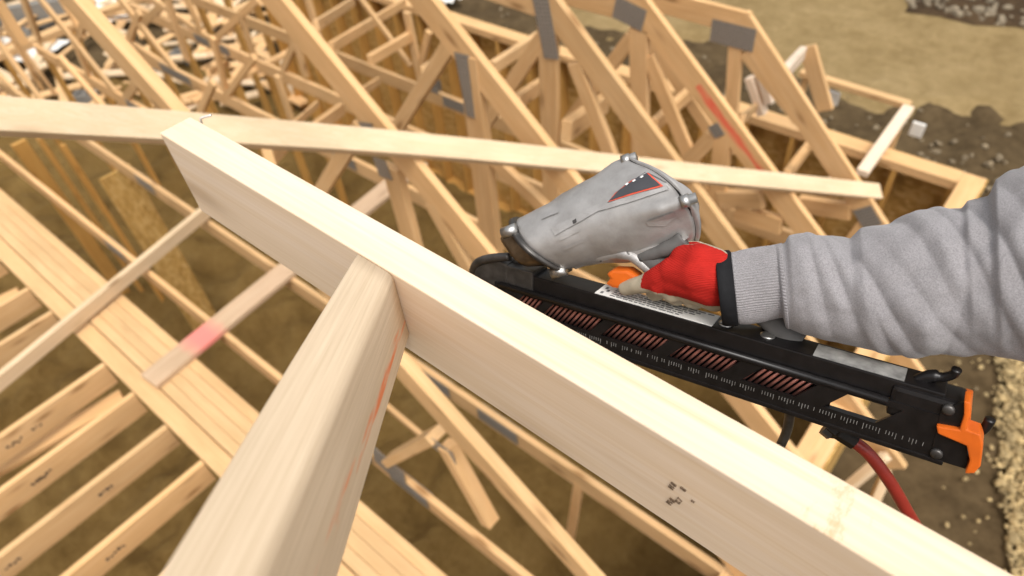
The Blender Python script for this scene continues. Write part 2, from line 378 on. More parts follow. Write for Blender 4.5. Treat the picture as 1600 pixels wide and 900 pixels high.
for i, x in enumerate(jx):
    e = empty('ceiling_joist', (x, 0.24, K - 0.2), JL[i], 'joist', 'joists hung from the flat beam')
    y1 = -3.0
    beam('joist_board', V(x, 0.238, K - 0.115), V(x, y1, K - 0.115), 0.038, 0.184, UZ, W_BG, e)
    for q in range(3):      # blotchy grade stamps on the side
        yy = 0.0 - rnd.uniform(0.1, 0.9)
        for s in range(rnd.randint(2, 4)):
            beam('stamp', V(x + 0.0195, yy - s * .022, K - 0.12 + rnd.uniform(-.012, .012)), V(x + 0.0195, yy - s * .022 - 0.014, K - 0.12 + rnd.uniform(-.012, .012)), 0.0012, rnd.uniform(.008, .02), UZ, INK, e, 0)
for i, (x, dz) in enumerate(((-3.9, -.30), (-5.6, -.34))):   # lower boards glimpsed between the joists
    tag(beam('loose_board', V(x, 0.20, K + dz), V(x - 0.5, -2.4, K + dz - 0.05), 0.12, 0.038, UZ, W_BG), ['loose board lying under the joists at the lower left', 'loose board lying under the joists nearer the left edge'][i], 'board')

# ------------------------------------------------------------------ trusses in vertical planes along X
TY = dict(F=0.87, E=1.46, D=2.07, C=2.68, B=3.29, A=3.86)
TH = 0.038
def inplane(o, dp):                       # in-plane normal with z > 0
    n = Vector((-dp.z, 0, dp.x)); n.normalize()
    return n if n.z > 0 else -n
CNT = [0]          # boards that cross in one truss differ a hair in thickness
def member(t, Y, name, a, b, h=0.089, mode='c', mat=None, w=TH, ext=(0, 0)):
    """a and b: photo points on the truss plane, or (X, Z) pairs marked by a leading 'w'"""
    P = [Vector((q[1], Y, q[2])) if q[0] == 'w' else onY(q[0], q[1], Y - TH / 2) for q in (a, b)]
    for p in P: p.y = Y
    d = (P[1] - P[0]).normalized(); P[0] -= d * ext[0]; P[1] += d * ext[1]
    n = inplane(None, d)
    if mode == 't': P = [p - n * h / 2 for p in P]
    CNT[0] += 1
    return beam(name, P[0], P[1], w + 0.0006 * (CNT[0] % 11) - 0.003, h, n, mat or W_BG, t, 0.002)
def gusset(t, Y, quad, both=True):
    """toothed steel plate on the near face, outlined in the photo"""
    ps = [onY(x, y, Y - TH / 2 - 0.0045) for x, y in quad]
    c = sum(ps, Vector()) / 4; u = ((ps[1] - ps[0]) + (ps[2] - ps[3])) / 2; v = ((ps[3] - ps[0]) + (ps[2] - ps[1])) / 2
    x = u.normalized(); n = Vector((0, -1, 0)); z = n.cross(x)
    m = Matrix((x, z, n)).transposed().to_4x4(); m.translation = c
    obj('gusset_plate', to_mesh(box_bm(u.length, v.length, 0.0022)), STEEL, t, m)
def plate_at(t, Y, X, Z, w=0.2, h=0.12, ang=0, top=False):
    m = Matrix.Translation((X, Y - TH / 2 - 0.004, Z)) @ Matrix.Rotation(R(ang), 4, 'Y') @ Matrix.Rotation(R(90), 4, 'X')
    obj('gusset_plate', to_mesh(box_bm(w, h, 0.0022)), STEEL, t, m)
    m2 = Matrix.Translation((X, Y + TH / 2 + 0.004, Z)) @ Matrix.Rotation(R(ang), 4, 'Y') @ Matrix.Rotation(R(90), 4, 'X')
    obj('gusset_plate', to_mesh(box_bm(w, h, 0.0022)), STEEL, t, m2)
TL = dict(
    A='truss next to the gable wall, big grey plate at its flat top, nearest the field',
    B='truss with a red chalk stripe down its sloping chord',
    C='truss with a tall grey-plated post at the top middle, knots on its chord',
    D='truss whose double post drops behind the long brace and ends left of the nail gun',
    E='truss whose sloping chord meets the end of the flat weathered board',
    F='nearest truss, sloping chord from the top left passing under the white beam')
T = {}
for key, Y in TY.items():
    T[key] = empty('roof_truss', (WX, Y, K), TL[key], 'truss', 'roof trusses set along the house')
    member(T[key], Y, 'bottom_chord', ('w', -9.2, K - 0.0), ('w', WX + 0.05, K), 0.14, 't')
CH = 0.14
def chord(key, a, b, up=0.0, mat=None, h=CH, w=TH):
    Y = TY[key]; P = onY(*a, Y - TH / 2); Q = onY(*b, Y - TH / 2); d = (Q - P).normalized()
    t = (K - 0.235 - Q.z) / d.z            # run past the wall as a rafter tail
    return member(T[key], Y, 'top_chord', a, b, h, 't', mat, w, (up, max(0.0, t)))
chord('A', (1167, 18), (1346, 292))
chord('B', (1010, 0), (1280, 365), 0.05, W_RED)
chord('C', (870, 0), (1160, 390), 0.10)
chord('D', (676, 0), (803, 160), 1.0)
chord('E', (440, 0), (772, 405), 1.2)
chord('F', (285, 186), (900, 873), 1.7, None, 0.13, .052)
# flat tops, posts, webs
A, B, Cc, D, E_, F_ = (T[k] for k in 'ABCDEF')
YA, YB, YC, YD, YE, YF = (TY[k] for k in 'ABCDEF')
member(A, YA, 'flat_chord', (1172, 22), (1000, -22), 0.14, 't', ext=(0, 3.2))
gusset(A, YA, ((1112, 29), (1182, 46), (1176, 82), (1110, 64)))
member(A, YA, 'post', (1148, 74), (1137, 240), 0.089)
member(A, YA, 'web', (1163, 82), (1250, 190), 0.089)
member(A, YA, 'web', (1130, 240), (1010, 60), 0.089)
gusset(A, YA, ((1330, 330), (1358, 322), (1382, 350), (1352, 358)))
member(A, YA, 'web', (1352, 345), (1280, 440), 0.07)
member(B, YB, 'flat_chord', (1006, 2), (860, -34), 0.14, 't', ext=(0, 3.0))
gusset(B, YB, ((962, -6), (1016, 18), (997, 48), (958, 26)))
member(B, YB, 'post', (996, 46), (1000, 330), 0.12)
gusset(B, YB, ((1106, 196), (1122, 193), (1132, 208), (1118, 219)))
member(B, YB, 'web', (1112, 214), (1040, 290), 0.095)
member(B, YB, 'post', (1128, 214), (1118, 330), 0.105)
member(B, YB, 'web', (1010, 90), (1110, 330), 0.089)
member(B, YB, 'web', (985, 60), (880, 200), 0.085)
member(Cc, YC, 'flat_chord', (868, -6), (700, -60), 0.14, 't', ext=(0, 2.4))
member(Cc, YC, 'post', (852, -10), (862, 420), 0.12)
gusset(Cc, YC, ((839, -4), (863, -4), (867, 92), (843, 89)))
member(Cc, YC, 'web', (845, 60), (745, 210), 0.085)
member(Cc, YC, 'web', (895, 100), (985, 330), 0.085)
member(D, YD, 'post', (727, 84), (766, 440), 0.10)
member(D, YD, 'post', (738, 90), (780, 440), 0.05, w=0.05)
gusset(D, YD, ((711, 82), (735, 87), (750, 188), (728, 180)))
member(D, YD, 'web', (745, 230), (850, 330), 0.075)
member(D, YD, 'web', (700, 70), (600, 230), 0.075)
member(E_, YE, 'post', (607, 262), (645, 400), 0.105)
gusset(E_, YE, ((563, 190), (580, 194), (588, 210), (565, 208)))
gusset(E_, YE, ((583, 246), (604, 252), (612, 282), (592, 274)))
member(E_, YE, 'web', (560, 200), (480, 330), 0.075)
member(E_, YE, 'web', (670, 320), (760, 480), 0.075)
# plates along the bottom chords
for key, xs in (('A', (-4.2, -3.9, -6.3)), ('B', (-7.6, -7.2, -4.6)), ('C', (-7.3, -7.0, -4.4)), ('D', (-6.9, -5.6, -3.0)), ('E', (-2.15, -1.62, -5.6)), ('F', (-2.2, -1.75, -5.0))):
    for x in xs: plate_at(T[key], TY[key], x, K - 0.06, 0.30, 0.10)
# far left half of the same trusses: posts, webs and the falling chords on the left
for key, rows in dict(
    A=[((547, -20), (640, 105), .045), ((633, 20), (655, 125), .075), ((668, 50), (652, 120), .06), ((475, -10), (500, 70), .08), ((420, -20), (440, 30), .08)],
    B=[((285, -10), (312, 52), .075), ((372, 20), (395, 90), .07), ((250, 10), (216, 44), .09), ((440, -10), (475, 120), .075), ((400, 0), (330, 66), .07), ((225, -8), (345, 75), .075), ((470, 40), (440, 110), .07)],
    C=[((180, -6), (276, 116), .10), ((330, 60), (352, 150), .07), ((395, 90), (345, 160), .06), ((128, 12), (200, 70), .08), ((430, 120), (455, 195), .06), ((255, -10), (290, 95), .075), ((160, 40), (262, 108), .09), ((215, 20), (190, 90), .07)],
    D=[((55, -6), (178, 146), .10), ((225, 110), (180, 175), .08), ((250, 150), (275, 200), .07), ((85, -10), (130, 60), .06), ((330, 130), (300, 200), .06), ((30, -10), (56, 60), .12), ((110, 60), (140, 128), .07), ((20, 60), (85, 150), .075), ((140, 0), (120, 60), .07)],
    F=[((-15, 0), (30, 70), .09)],
    E=[((-10, 62), (72, 172), .09), ((-10, 112), (45, 168), .075), ((5, 40), (62, 140), .06), ((90, 90), (160, 170), .06)]).items():
    for a, b, h in rows: member(T[key], TY[key], 'web', a, b, h)
    if key == 'A': plate_at(T[key], TY[key], -4.5, K + .05, .22, .12)
# webs under the white beam, lower middle
member(F_, YF, 'web', (605, 722), (676, 684), 0.05, w=0.089)
member(F_, YF, 'web', (694, 700), (762, 820), 0.06, w=0.07)
gusset(F_, YF, ((585, 700), (637, 745), (630, 760), (580, 715)))
gusset(F_, YF, ((668, 680), (712, 712), (709, 722), (667, 692)))
member(E_, YE, 'web', (902, 756), (884, 870), 0.05)
member(E_, YE, 'web', (600, 636), (664, 690), 0.05)

# ------------------------------------------------------------------ braces and ties laid across the trusses
def tie(name, a, b, w, h, label, cat='brace', group=None, mat=None, up=None, z=0.0):
    P = onY(a[0], a[1], a[2]); Q = onY(b[0], b[1], b[2])
    return tag(beam(name, P, Q, w, h, up or UZ, mat or W_BG), label, cat, group)
pl = onY(640, 231, YE); pr = onY(1345, 300, YA)
dd = (pr - pl).normalized(); nrm = Vector((0.67, 0, 0.74))
bn = (nrm - dd * nrm.dot(dd)).normalized()
lp = pl - dd * 2.1; ld = (lp - EYE).dot(FWD); lp = onD(-40, 186, ld)              # the board sags toward its left end
path = [p + bn * .028 for p in spline([lp, pl, pl.lerp(pr, .5), pr + dd * 0.14], 10)]
BM = frame(path[0], path[-1], bn); BMI = BM.inverted(); rings = []
for i, p in enumerate(path):
    d = (path[min(i + 1, len(path) - 1)] - path[max(i - 1, 0)]).normalized(); u = (bn - d * bn.dot(d)).normalized(); v = u.cross(d)
    rings.append([BMI @ (p + v * a * .049 + u * c * .019) for a, c in ((-1, -.92), (-.97, -1), (.97, -1), (1, -.92), (1, .92), (.97, 1), (-.97, 1), (-1, .92))])
tag(obj('long_brace', loft(rings, smooth=False), W_MID, None, BM), 'long pale brace nailed across the sloping chords from the left edge to the right', 'brace')
zb = K + 0.021
tag(beam('weathered_board', V(-3.52, 0.34, zb), V(-3.74, 2.95, zb), 0.165, 0.038, UZ, W_WEATHER), 'flat weathered board with a pink paint spot lying across the bottom chords', 'board')
tag(beam('tie_board', V(-4.62, 1.50, zb + 0.06), V(-4.10, -0.9, zb + 0.06), 0.045, 0.10, UZ, W_MID), 'long light tie board on edge crossing the flat beam at the left', 'board')
def ytie(x, y0, y1, z, w, h, label, mat=None, dx=0.0):
    tag(beam('truss_tie', V(x, y0, z), V(x + dx, y1, z), w, h, UZ, mat or W_BG), label, 'brace', 'ties across the trusses')
for (a, b, w, label) in (
    ((494, 40, YB), (552, 2, 4.9), .089, 'tie at the top middle, first left of the thin pale web'),
    ((517, 74, YB), (632, 4, 4.9), .089, 'tie at the top middle crossing behind the thin pale web'),
    ((577, 94, YB), (642, 56, YA), .089, 'short tie running from the bottom chord up to a leaning web'),
    ((563, 145, YC), (592, 126, YB), .06, 'short tie stub between two bottom chords left of the studs'),
    ((665, 115, YC), (700, 86, YA), .10, 'thick tie beside the leaning post at the top middle'),
    ((488, 205, YD), (534, 170, YC), .089, 'tie rising from the long brace beside the second chord'),
    ((458, 196, YD), (496, 162, YC), .05, 'thin tie rising from the long brace'),
    ((806, 160, YC), (846, 132, YB), .089, 'tie left of the tall plated post'),
    ((884, 205, YC), (945, 160, YB), .12, 'broad tie right of the tall plated post, over the dark floor'),
    ((1022, 196, YB), (1080, 142, YA), .089, 'tie between the chalk-striped chord and the one left of it'),
    ((1228, 276, YA), (1268, 222, 5.0), .089, 'tie between the chalk-striped chord and the gable truss'),
    ((770, 105, YB), (842, 58, YA), .089, 'tie high up left of the tall plated post'),
    ((1160, 186, YA), (1188, 160, 4.9), .06, 'short tie beside the gable truss post'),
    ((420, 246, YE), (452, 214, YD), .10, 'short tie under the long brace near the white beam'),
    ((325, 114, YC), (356, 98, YB), .07, 'tie stub among the far left bottom chords'),
    ((2, 78, YC), (25, 62, YB), .07, 'tie stub at the far left edge')):
    tie('truss_tie', a, b, w * 0.55, w, label, 'brace', 'ties across the trusses')
# boards lying flat just under the long brace, right of the nail gun
for (a, b, label) in (((1124, 310, YB), (1192, 312, YB), 'short board behind the chalk-striped chord, left of it'),
                      ((1250, 318, YA), (1330, 330, YA), 'short board right of the chalk-striped chord, under the long brace'),
                      ((1150, 330, YB), (1222, 352, YB), 'sloping short board under the long brace end')):
    P, Q = onY(*a), onY(*b); tag(beam('blocking_board', P, Q, 0.05, 0.12, UZ, W_BG), label, 'board')

# lookout frame beyond the gable wall
for (a, b, label) in (((1318, 768, 2.5), (1384, 712, 2.62), 'pale short strut under the rafter tail beside the red hose'), ((1362, 792, 2.55), (1386, 738, 2.62), 'thin white stick under the rafter tail beside the red hose')):
    tag(beam('tail_strut', onY(*a), onY(*b), 0.05, 0.06, UZ, W_MID), label, 'board')
lf = empty('lookout_frame', (-0.85, 5.6, K), 'small rectangular lookout frame over the gable wall with pale block tags', 'frame')
zl = K + 0.10
beam('rail', V(-1.75, 5.74, zl), V(-0.82, 5.70, zl), 0.075, 0.05, UZ, W_BG, lf)
beam('rail', V(-0.82, 5.655, zl), V(-0.80, 4.62, zl), 0.085, 0.05, UZ, W_FG, lf)
beam('rail', V(-1.05, 5.2, K - 0.35), V(-1.0, 4.6, K - 0.1), 0.07, 0.05, UZ, W_FG, lf)
beam('post', V(-0.84, 5.72, zl - 0.03), V(-0.84, 5.72, zl - 0.9), 0.06, 0.04, V(1, 0, 0), W_BG, lf)
beam('post', V(-1.70, 5.76, zl - 0.03), V(-1.70, 5.76, zl - 0.9), 0.06, 0.04, V(1, 0, 0), W_BG, lf)
beam('block_tag', V(-1.50, 5.76, zl - 0.16), V(-1.38, 5.76, zl - 0.16), 0.03, 0.12, UZ, WHITE, lf)
beam('block_tag', V(-0.76, 5.76, zl - 0.22), V(-0.66, 5.76, zl - 0.22), 0.03, 0.12, UZ, WHITE, lf)
P, Q = onY(1262, 72, 4.95), onY(1290, 172, 4.95)
tag(beam('leaning_board', P, Q, 0.04, 0.12, V(1, 0, 0), W_BG), 'leaning brown board standing against the field at the gable end', 'board')
P, Q = onY(1254, 82, 4.93), onY(1222, 118, YA + 0.1)
tag(beam('truss_tie', P, Q, 0.05, 0.09, UZ, W_FG), 'white-topped tie from the gable truss to the leaning board', 'brace', 'ties across the trusses')
for (a, b, label) in (((1172, 120), (1192, 178), 'short upright pale block beside the gable truss, left'), ((1190, 110), (1204, 160), 'short pale web block beside the gable truss, right')):
    P, Q = onY(*a, 4.6), onY(*b, 4.6); tag(beam('web_block', P, Q, 0.06, 0.075, V(0, -1, 0), W_FG), label, 'board')

# ------------------------------------------------------------------ things lying on the ground
def block(px, py, rz, label, z=0.16):
    p = onZ(px, py, z); e = empty('concrete_block', p, label, 'block', 'concrete blocks on the ground')
    for (x0, x1, y0, y1) in ((-.2, .2, -.1, -.068), (-.2, .2, .068, .1), (-.2, -.165, -.0675, .0675), (.165, .2, -.0675, .0675), (-.018, .018, -.0675, .0675)):
        bm = box_bm(x1 - x0, y1 - y0, .19, .003, 1); bmesh.ops.translate(bm, vec=((x0 + x1) / 2, (y0 + y1) / 2, .095), verts=bm.verts)
        obj('block_web', to_mesh(bm), CMU, e, Matrix.Translation(p) @ Matrix.Rotation(R(rz), 4, 'Z'))
block(288, 96, 10, 'grey block among the far trusses, top left')
block(140, 160, 40, 'grey block beside the far left chords')
block(262, 122, 60, 'grey block between the far left bottom chords')
block(40, 60, 0, 'grey block near the top left corner')
bl = [onZ(5, 52, 0.1), onZ(140, 30, 0.1)]
tag(beam('foundation_wall', bl[0] + UZ * .25, bl[1] + UZ * .25, .2, .5, UZ, CMU), 'low grey block wall at the top left corner behind everything', 'wall')
for (px, py, l, w, label) in ((160, 20, 1.6, .9, 'crumpled white sheet lying at the top left behind the chord'), (30, 85, 1.8, .9, 'long white sheet at the left edge above the long brace'), (700, 0, .6, .4, 'white wrap scrap behind the fourth chord')):
    p = onZ(px, py, .12); bm = bmesh.new(); bmesh.ops.create_grid(bm, x_segments=20, y_segments=12, size=.5)
    for v in bm.verts: v.co = Vector((v.co.x * l, v.co.y * w, .10 + .10 * noise.noise(Vector((v.co.x * 4, v.co.y * 4, px))))) 
    tag(obj('plastic_sheet', to_mesh(bm, True), WHITE, None, Matrix.Translation(p) @ Matrix.Rotation(R(px), 4, 'Z')), label, 'sheet')
r2 = random.Random(3)
def offcut(p, L, a, w=.09, t=.038, tilt=0.0, mat=None):
    d = Vector((math.cos(a) * math.cos(tilt), math.sin(a) * math.cos(tilt), math.sin(tilt)))
    return tag(beam('lumber_offcut', p - d * L / 2, p + d * L / 2, w, t, UZ, mat or (W_MID if r2.random() < .4 else W_BG)), 'lumber offcut lying in the litter of boards beyond the far left trusses', 'board', 'lumber offcuts littering the far left ground')
for i in range(95):
    p = onZ(r2.uniform(-20, 470), r2.uniform(-10, 165), .14 + r2.uniform(0, .25)); offcut(p, r2.uniform(.5, 2.4), r2.uniform(0, 3.2), r2.choice((.09, .14, .19)), .038, r2.uniform(-.12, .12))
# lath bundle on the floor right of the tall post
for i in range(22):
    c = onZ(880 + (i - 11) * 5.5, 195 - (i - 11) * 2.2, .16 + .015 * (i % 3)); d = (onZ(925, 270, .16) - onZ(850, 130, .16)).normalized()
    d = Matrix.Rotation(R(r2.uniform(-5, 5)), 3, 'Z') @ d
    tag(beam('lath', c - d * .9, c + d * .9, .05, .012, UZ, LATH), 'grey lath in the loose bundle on the floor right of the tall plated post', 'lath', 'grey laths in a bundle on the floor')

# ------------------------------------------------------------------ the white beam and the rafter under the camera
RY, RZ = 0.222, EYE.z - 0.383
RW, RH = 0.038, 0.106
rb = empty('ridge_beam', (-0.68, RY + RW / 2, RZ - RH), 'pale planed beam running diagonally across the front, nail gun resting against it', 'beam')
def ridge_mesh():
    # left end: cut slightly off square
    x0, x1 = -0.712, 1.25
    bm = bmesh.new(); n = 60
    rings = []
    sec = [(0, 0), (RW, 0), (RW, -RH), (0, -RH)]
    for i in range(n + 1):
        x = x0 + (x1 - x0) * i / n
        rings.append([Vector((x + (0.0 if i else (0.004 if z < 0 else 0.0)), RY + y, RZ + z)) for y, z in sec])
    vs = [[bm.verts.new(p) for p in r] for r in rings]
    for a, b in zip(vs, vs[1:]):
        for i in range(4): bm.faces.new((a[i], a[(i + 1) % 4], b[(i + 1) % 4], b[i]))
    bm.faces.new(vs[0][::-1]); bm.faces.new(vs[-1])
    bmesh.ops.recalc_face_normals(bm, faces=bm.faces)
    ed = [e for e in bm.edges if len(e.link_faces) == 2 and e.calc_face_angle(0) > 0.6]
    bmesh.ops.bevel(bm, geom=ed, offset=0.0016, segments=2, affect='EDGES', profile=0.5)
    return to_mesh(bm, False)
SMX = onZ(1318, 778, RZ).x
def smudge(t, col):   # pitch stain rubbed across the top face
    tc = t.nodes.new('ShaderNodeTexCoord'); sx = t.nodes.new('ShaderNodeSeparateXYZ'); t.links.new(tc.outputs['Object'], sx.inputs[0])
    d = math_n(t, 'ABSOLUTE', math_n(t, 'SUBTRACT', sx.outputs[0], SMX))
    nz = N(t, 'ShaderNodeTexNoise', Scale=1.0, Detail=6.0, Roughness=.7); t.links.new(coords(t, (140, 60, 40), False), nz.inputs['Vector'])
    f = ramp(t, math_n(t, 'ADD', math_n(t, 'MULTIPLY', d, 10.0), nz.outputs[0]), [(0.40, (0.6, 0.6, 0.6)), (0.56, (0, 0, 0))])
    f = math_n(t, 'MULTIPLY', f, math_n(t, 'GREATER_THAN', sx.outputs[2], RZ - .002))
    return mixc(t, f, col, (0.46, 0.29, 0.13))
W_RIDGE = wood('planed_ridge_lumber', (0.75, 0.645, 0.535), (0.715, 0.585, 0.435), (0.59, 0.44, 0.28), knots=0.40, fine_f=.38, tint=smudge)
obj('beam_body', ridge_mesh(), W_RIDGE, rb)
# ink stamp on the near face, small broken letters
def txt(s, size, mat, mw, parent, name='stamp', ext=0.0004):
    cu = bpy.data.curves.new('t', 'FONT'); cu.body = s; cu.size = size; cu.extrude = ext; cu.align_x = 'CENTER'; cu.align_y = 'CENTER'
    o = bpy.data.objects.new('t', cu); C.objects.link(o)
    dg = bpy.context.evaluated_depsgraph_get(); me = bpy.data.meshes.new_from_object(o.evaluated_get(dg))
    bpy.data.objects.remove(o)
    me.materials.clear()
    return obj(name, me, mat, parent, mw)
def face_frame(px, py, Yp, rot=0.0):
    p = onY(px, py, Yp); m = Matrix(((1, 0, 0), (0, 0, -1), (0, 1, 0))).to_4x4(); m.translation = p
    return m @ Matrix.Rotation(R(rot), 4, 'Z')
INKB = plain('brown_stamp_ink', (0.13, 0.085, 0.05), 0.8, 0, 0.3, 300)
for (px, py, s, sz) in ((1051, 760, 'H 8', .010), (1048, 784, 'M #', .010), (1068, 765, '8', .010), (1061, 783, 'K 7', .009), (1082, 783, 'x', .008)):
    txt(s, sz * 0.62, INKB, face_frame(px, py, RY - 0.0006, 78), rb)
# bent nail standing at the far end and dents
p = onZ(312, 187, RZ)
obj('bent_nail', tube(spline([p + V(0, 0, -.006), p + V(0.001, .001, .001), p + V(.005, .004, .003), p + V(.012, .009, .005)], 4), 0.0014, 8), plain('nail_steel', (0.75, 0.72, 0.66), 0.4, 0.5, .1), rb)
# pitch stain on the top near the right
STAIN = W_FG

ra = empty('jack_rafter', (-0.37, RY, RZ - RH), 'close rounded-edge rafter with orange crayon marks butting the pale beam from below', 'rafter')
az, slp = R(-42), R(-24)
RD = Vector((math.sin(az) * math.cos(slp), math.cos(az) * math.cos(slp), math.sin(slp)))
def rafter_mesh():
    # section outline lies on the beam's near face (X, Z), swept back along -RD; edges worn round
    x0, x1, z0, z1 = -0.390, -0.3455, RZ - 0.0005, RZ - 0.078
    sec = []
    def arc(cx, cz, r, a0, a1, n=6):
        for i in range(n + 1):
            a = R(a0 + (a1 - a0) * i / n); sec.append((cx + r * math.cos(a), cz + r * math.sin(a)))
    arc(x0 + .003, z0 - .003, .003, 180, 90, 3)
    arc(x1 - .007, z0 - .007, .007, 90, 0, 8)
    arc(x1 - .004, z1 + .004, .004, 0, -90, 4)
    arc(x0 + .003, z1 + .003, .003, -90, -180, 3)
    n = 40; L = 1.15
    # local frame: X along the board so the grain follows it
    o = Vector(((x0 + x1) / 2, RY - 0.0012, (z0 + z1) / 2))
    xl = -RD; zl = (UZ - xl * UZ.dot(xl)).normalized(); yl = zl.cross(xl)
    M = Matrix((xl, yl, zl)).transposed().to_4x4(); M.translation = o; MI = M.inverted()
    rings = []
    for i in range(n + 1):
        t = L * i / n
        rings.append([MI @ (Vector((x, RY - 0.0012, z)) - RD * t + Vector((noise.noise(Vector((t * 6, x * 60, z * 40))) * .0009,) * 2 + (0,)) * min(1, t * 8)) for x, z in sec])
    me = loft(rings, smooth=True)
    for pgn in me.polygons:
        if len(pgn.vertices) > 4: pgn.use_smooth = False
    return me, M
me, M = rafter_mesh()
obj('rafter_body', me, W_RAFTER, ra, M)

# ------------------------------------------------------------------ nail gun
GP = onD(790, 412, 0.70); GQ = onD(1500, 612, 0.50)
gx = (GQ - GP).normalized(); _m = (GP + GQ) / 2 - EYE; gw = -_m.normalized(); gw = (gw - gx * gw.dot(gx)).normalized()
gq = gw.cross(gx)
if gq.dot(UPV) < 0: gq = -gq
_t = R(28); gy = gw * math.sin(_t) + gq * math.cos(_t); gz = gw * math.cos(_t) - gq * math.sin(_t)
G = Matrix((gx, gy, gz)).transposed().to_4x4(); G.translation = GP; GI = G.inverted()
def gl(x, y, z=0.0):
    """photo point -> (x, y) on the gun's own plane at local height z"""
    o = GI @ EYE; d = GI.to_3x3() @ ray(x, y); t = (z - o.z) / d.z; p = o + d * t
    return Vector((p.x, p.y, z))
BLACK = plain('black_enamel', (0.008, 0.007, 0.007), 0.34, 0.0, 0.3, 120, 0.05, spec=0.35)
GREY = plain('worn_dark_metal', (0.085, 0.08, 0.075), 0.42, 0.7, 0.35, 90, 0.1)
def alloy_mat():
    m, t, b = mat_base('cast_alloy', 0.42, 0.6)
    n = N(t, 'ShaderNodeTexNoise', Scale=1.0, Detail=6.0, Roughness=0.65); t.links.new(coords(t, (38,) * 3, False), n.inputs['Vector'])
    n2 = N(t, 'ShaderNodeTexNoise', Scale=1.0, Detail=5.0); t.links.new(coords(t, (150,) * 3, False), n2.inputs['Vector'])
    c = ramp(t, n.outputs[0], [(0.30, (0.31, 0.295, 0.28)), (0.52, (0.40, 0.385, 0.37)), (0.78, (0.48, 0.465, 0.45))])
    rst = ramp(t, n.outputs[0], [(0.24, (1, 1, 1)), (0.33, (0, 0, 0))])
    t.links.new(mixc(t, rst, c, (0.20, 0.12, 0.06)), b.inputs['Base Color'])
    t.links.new(math_n(t, 'ADD', math_n(t, 'MULTIPLY', n2.outputs[0], 0.30), 0.36), b.inputs['Roughness'])
    bump(t, b, math_n(t, 'ADD', n2.outputs[0], n.outputs[0]), 0.14, 0.0010)
    return m
ALLOY = alloy_mat()
BOLT = plain('bolt_steel', (0.42, 0.41, 0.39), 0.32, 0.9, .2, 150)
ORANGE = plain('orange_plastic', (0.62, 0.12, 0.010), 0.42, 0, 0.12, 60)
COPPER = plain('coated_nail', (0.50, 0.225, 0.185), 0.28, 0.75, 0.35, 90)
LABELW = plain('white_label', (0.74, 0.73, 0.70), 0.45, 0, 0.08, 60)
WORNL = plain('worn_label', (0.33, 0.325, 0.31), 0.5, 0.2, 0.4, 90)
RUB = plain('grey_rubber', (0.10, 0.095, 0.09), 0.7, 0, 0.15, 80)
REDHOSE = plain('red_hose_rubber', (0.25, 0.022, 0.013), 0.42, 0, 0.15, 50)
OILY = plain('oily_steel', (0.13, 0.095, 0.06), 0.35, 0.75, 0.5, 70, 0.15)

gun = empty('nail_gun', G @ Vector((0, -0.056, 0)), 'silver and black nail gun with a long slotted magazine, held by the gloved hand', 'nail gun')
def gpart(name, me, mat, parent=None): return obj(name, me, mat, parent or gun, G)
def gbox(x0, x1, y0, y1, z0, z1, bev=0.0):
    bm = box_bm(x1 - x0, y1 - y0, z1 - z0, bev, 2); bmesh.ops.translate(bm, vec=((x0 + x1) / 2, (y0 + y1) / 2, (z0 + z1) / 2), verts=bm.verts)
    return to_mesh(bm)
def join(meshes, smooth=None):
    bm = bmesh.new()
    for me in meshes: bm.from_mesh(me)
    return to_mesh(bm)
ZF = 0.014                                   # near face of the slotted panel
wins = []
for (xl, xr, cy) in ((803, 845, 468), (848, 938, 497), (943, 1040, 527), (1048, 1150, 562), (1163, 1270, 600)):
    wins.append([gl(xl, cy, ZF).x + .0038, gl(xr, cy, ZF).x - .0038])
slot = [gl(1290, 640, ZF).x + .005, gl(1402, 640, ZF).x - .004]
YT, WT, WB, YB_ = -0.0165, -0.0218, -0.0395, -0.0570
XE = gl(1508, 660, ZF).x
SL = 0.0075                                   # slant of the window ends
def para(x0, x1, y0, y1, z0, z1, s0=0.0, s1=0.0):
    return prism([(x0 - s0, y0), (x1 - s1, y0), (x1 + s1, y1), (x0 + s0, y1)], z0, z1, 0.0)
pieces = [gbox(0.0, XE - 0.016, -0.0165, 0.0, -0.016, 0.010, 0.0012),         # rail under the label
          gbox(-0.004, XE - 0.004, WT, YT + 0.0003, ZF - .003, ZF, 0.0),          # strip above the windows
          gbox(-0.004, XE - 0.004, YB_ + 0.004, WB, ZF - .003, ZF, 0.0),          # ruler strip below
          gbox(-0.004, XE - 0.004, YB_, YB_ + 0.0042, -0.014, ZF + 0.001, 0.001)]
edges = [-0.004] + [v for w in wins for v in w] + slot + [XE - 0.004]
for i in range(0, len(edges), 2):
    s0 = SL if i else 0; s1 = SL if i < len(edges) - 2 else 0
    pieces.append(para(edges[i], edges[i + 1], WB, WT, ZF - .003, ZF, s0, s1))
pieces.append(prism([tuple(gl(x, y, ZF)[:2]) for x, y in ((1470, 640), (1507, 628), (1513, 734), (1452, 715))], ZF - .0025, ZF + .0004, 0.0005))
mag = gpart('magazine', join(pieces), BLACK)
# rolled rib between the rail and the panel
obj('rib', tube([Vector((0.002, YT - 0.001, ZF - 0.001)), Vector((XE - 0.05, YT - 0.001, ZF - 0.001))], 0.0032, 12), BLACK, mag, G)
obj('back_plate', gbox(0.0, slot[0] - 0.004, YB_ + 0.005, YT - .0002, -0.004, -0.002), BLACK, mag, G)
# nails lying in the magazine
nm = tube([Vector((-0.0085, -0.0125, 0)), Vector((0.0085, 0.0125, 0))], 0.0014, 8); nm.materials.append(COPPER)
for w in wins:
    x = w[0] - 0.005
    while x < w[1] + 0.006:
        o = obj('nail', nm, None, gun, G @ Matrix.Translation((x, (WT + WB) / 2, ZF - 0.0052))); x += 0.0052
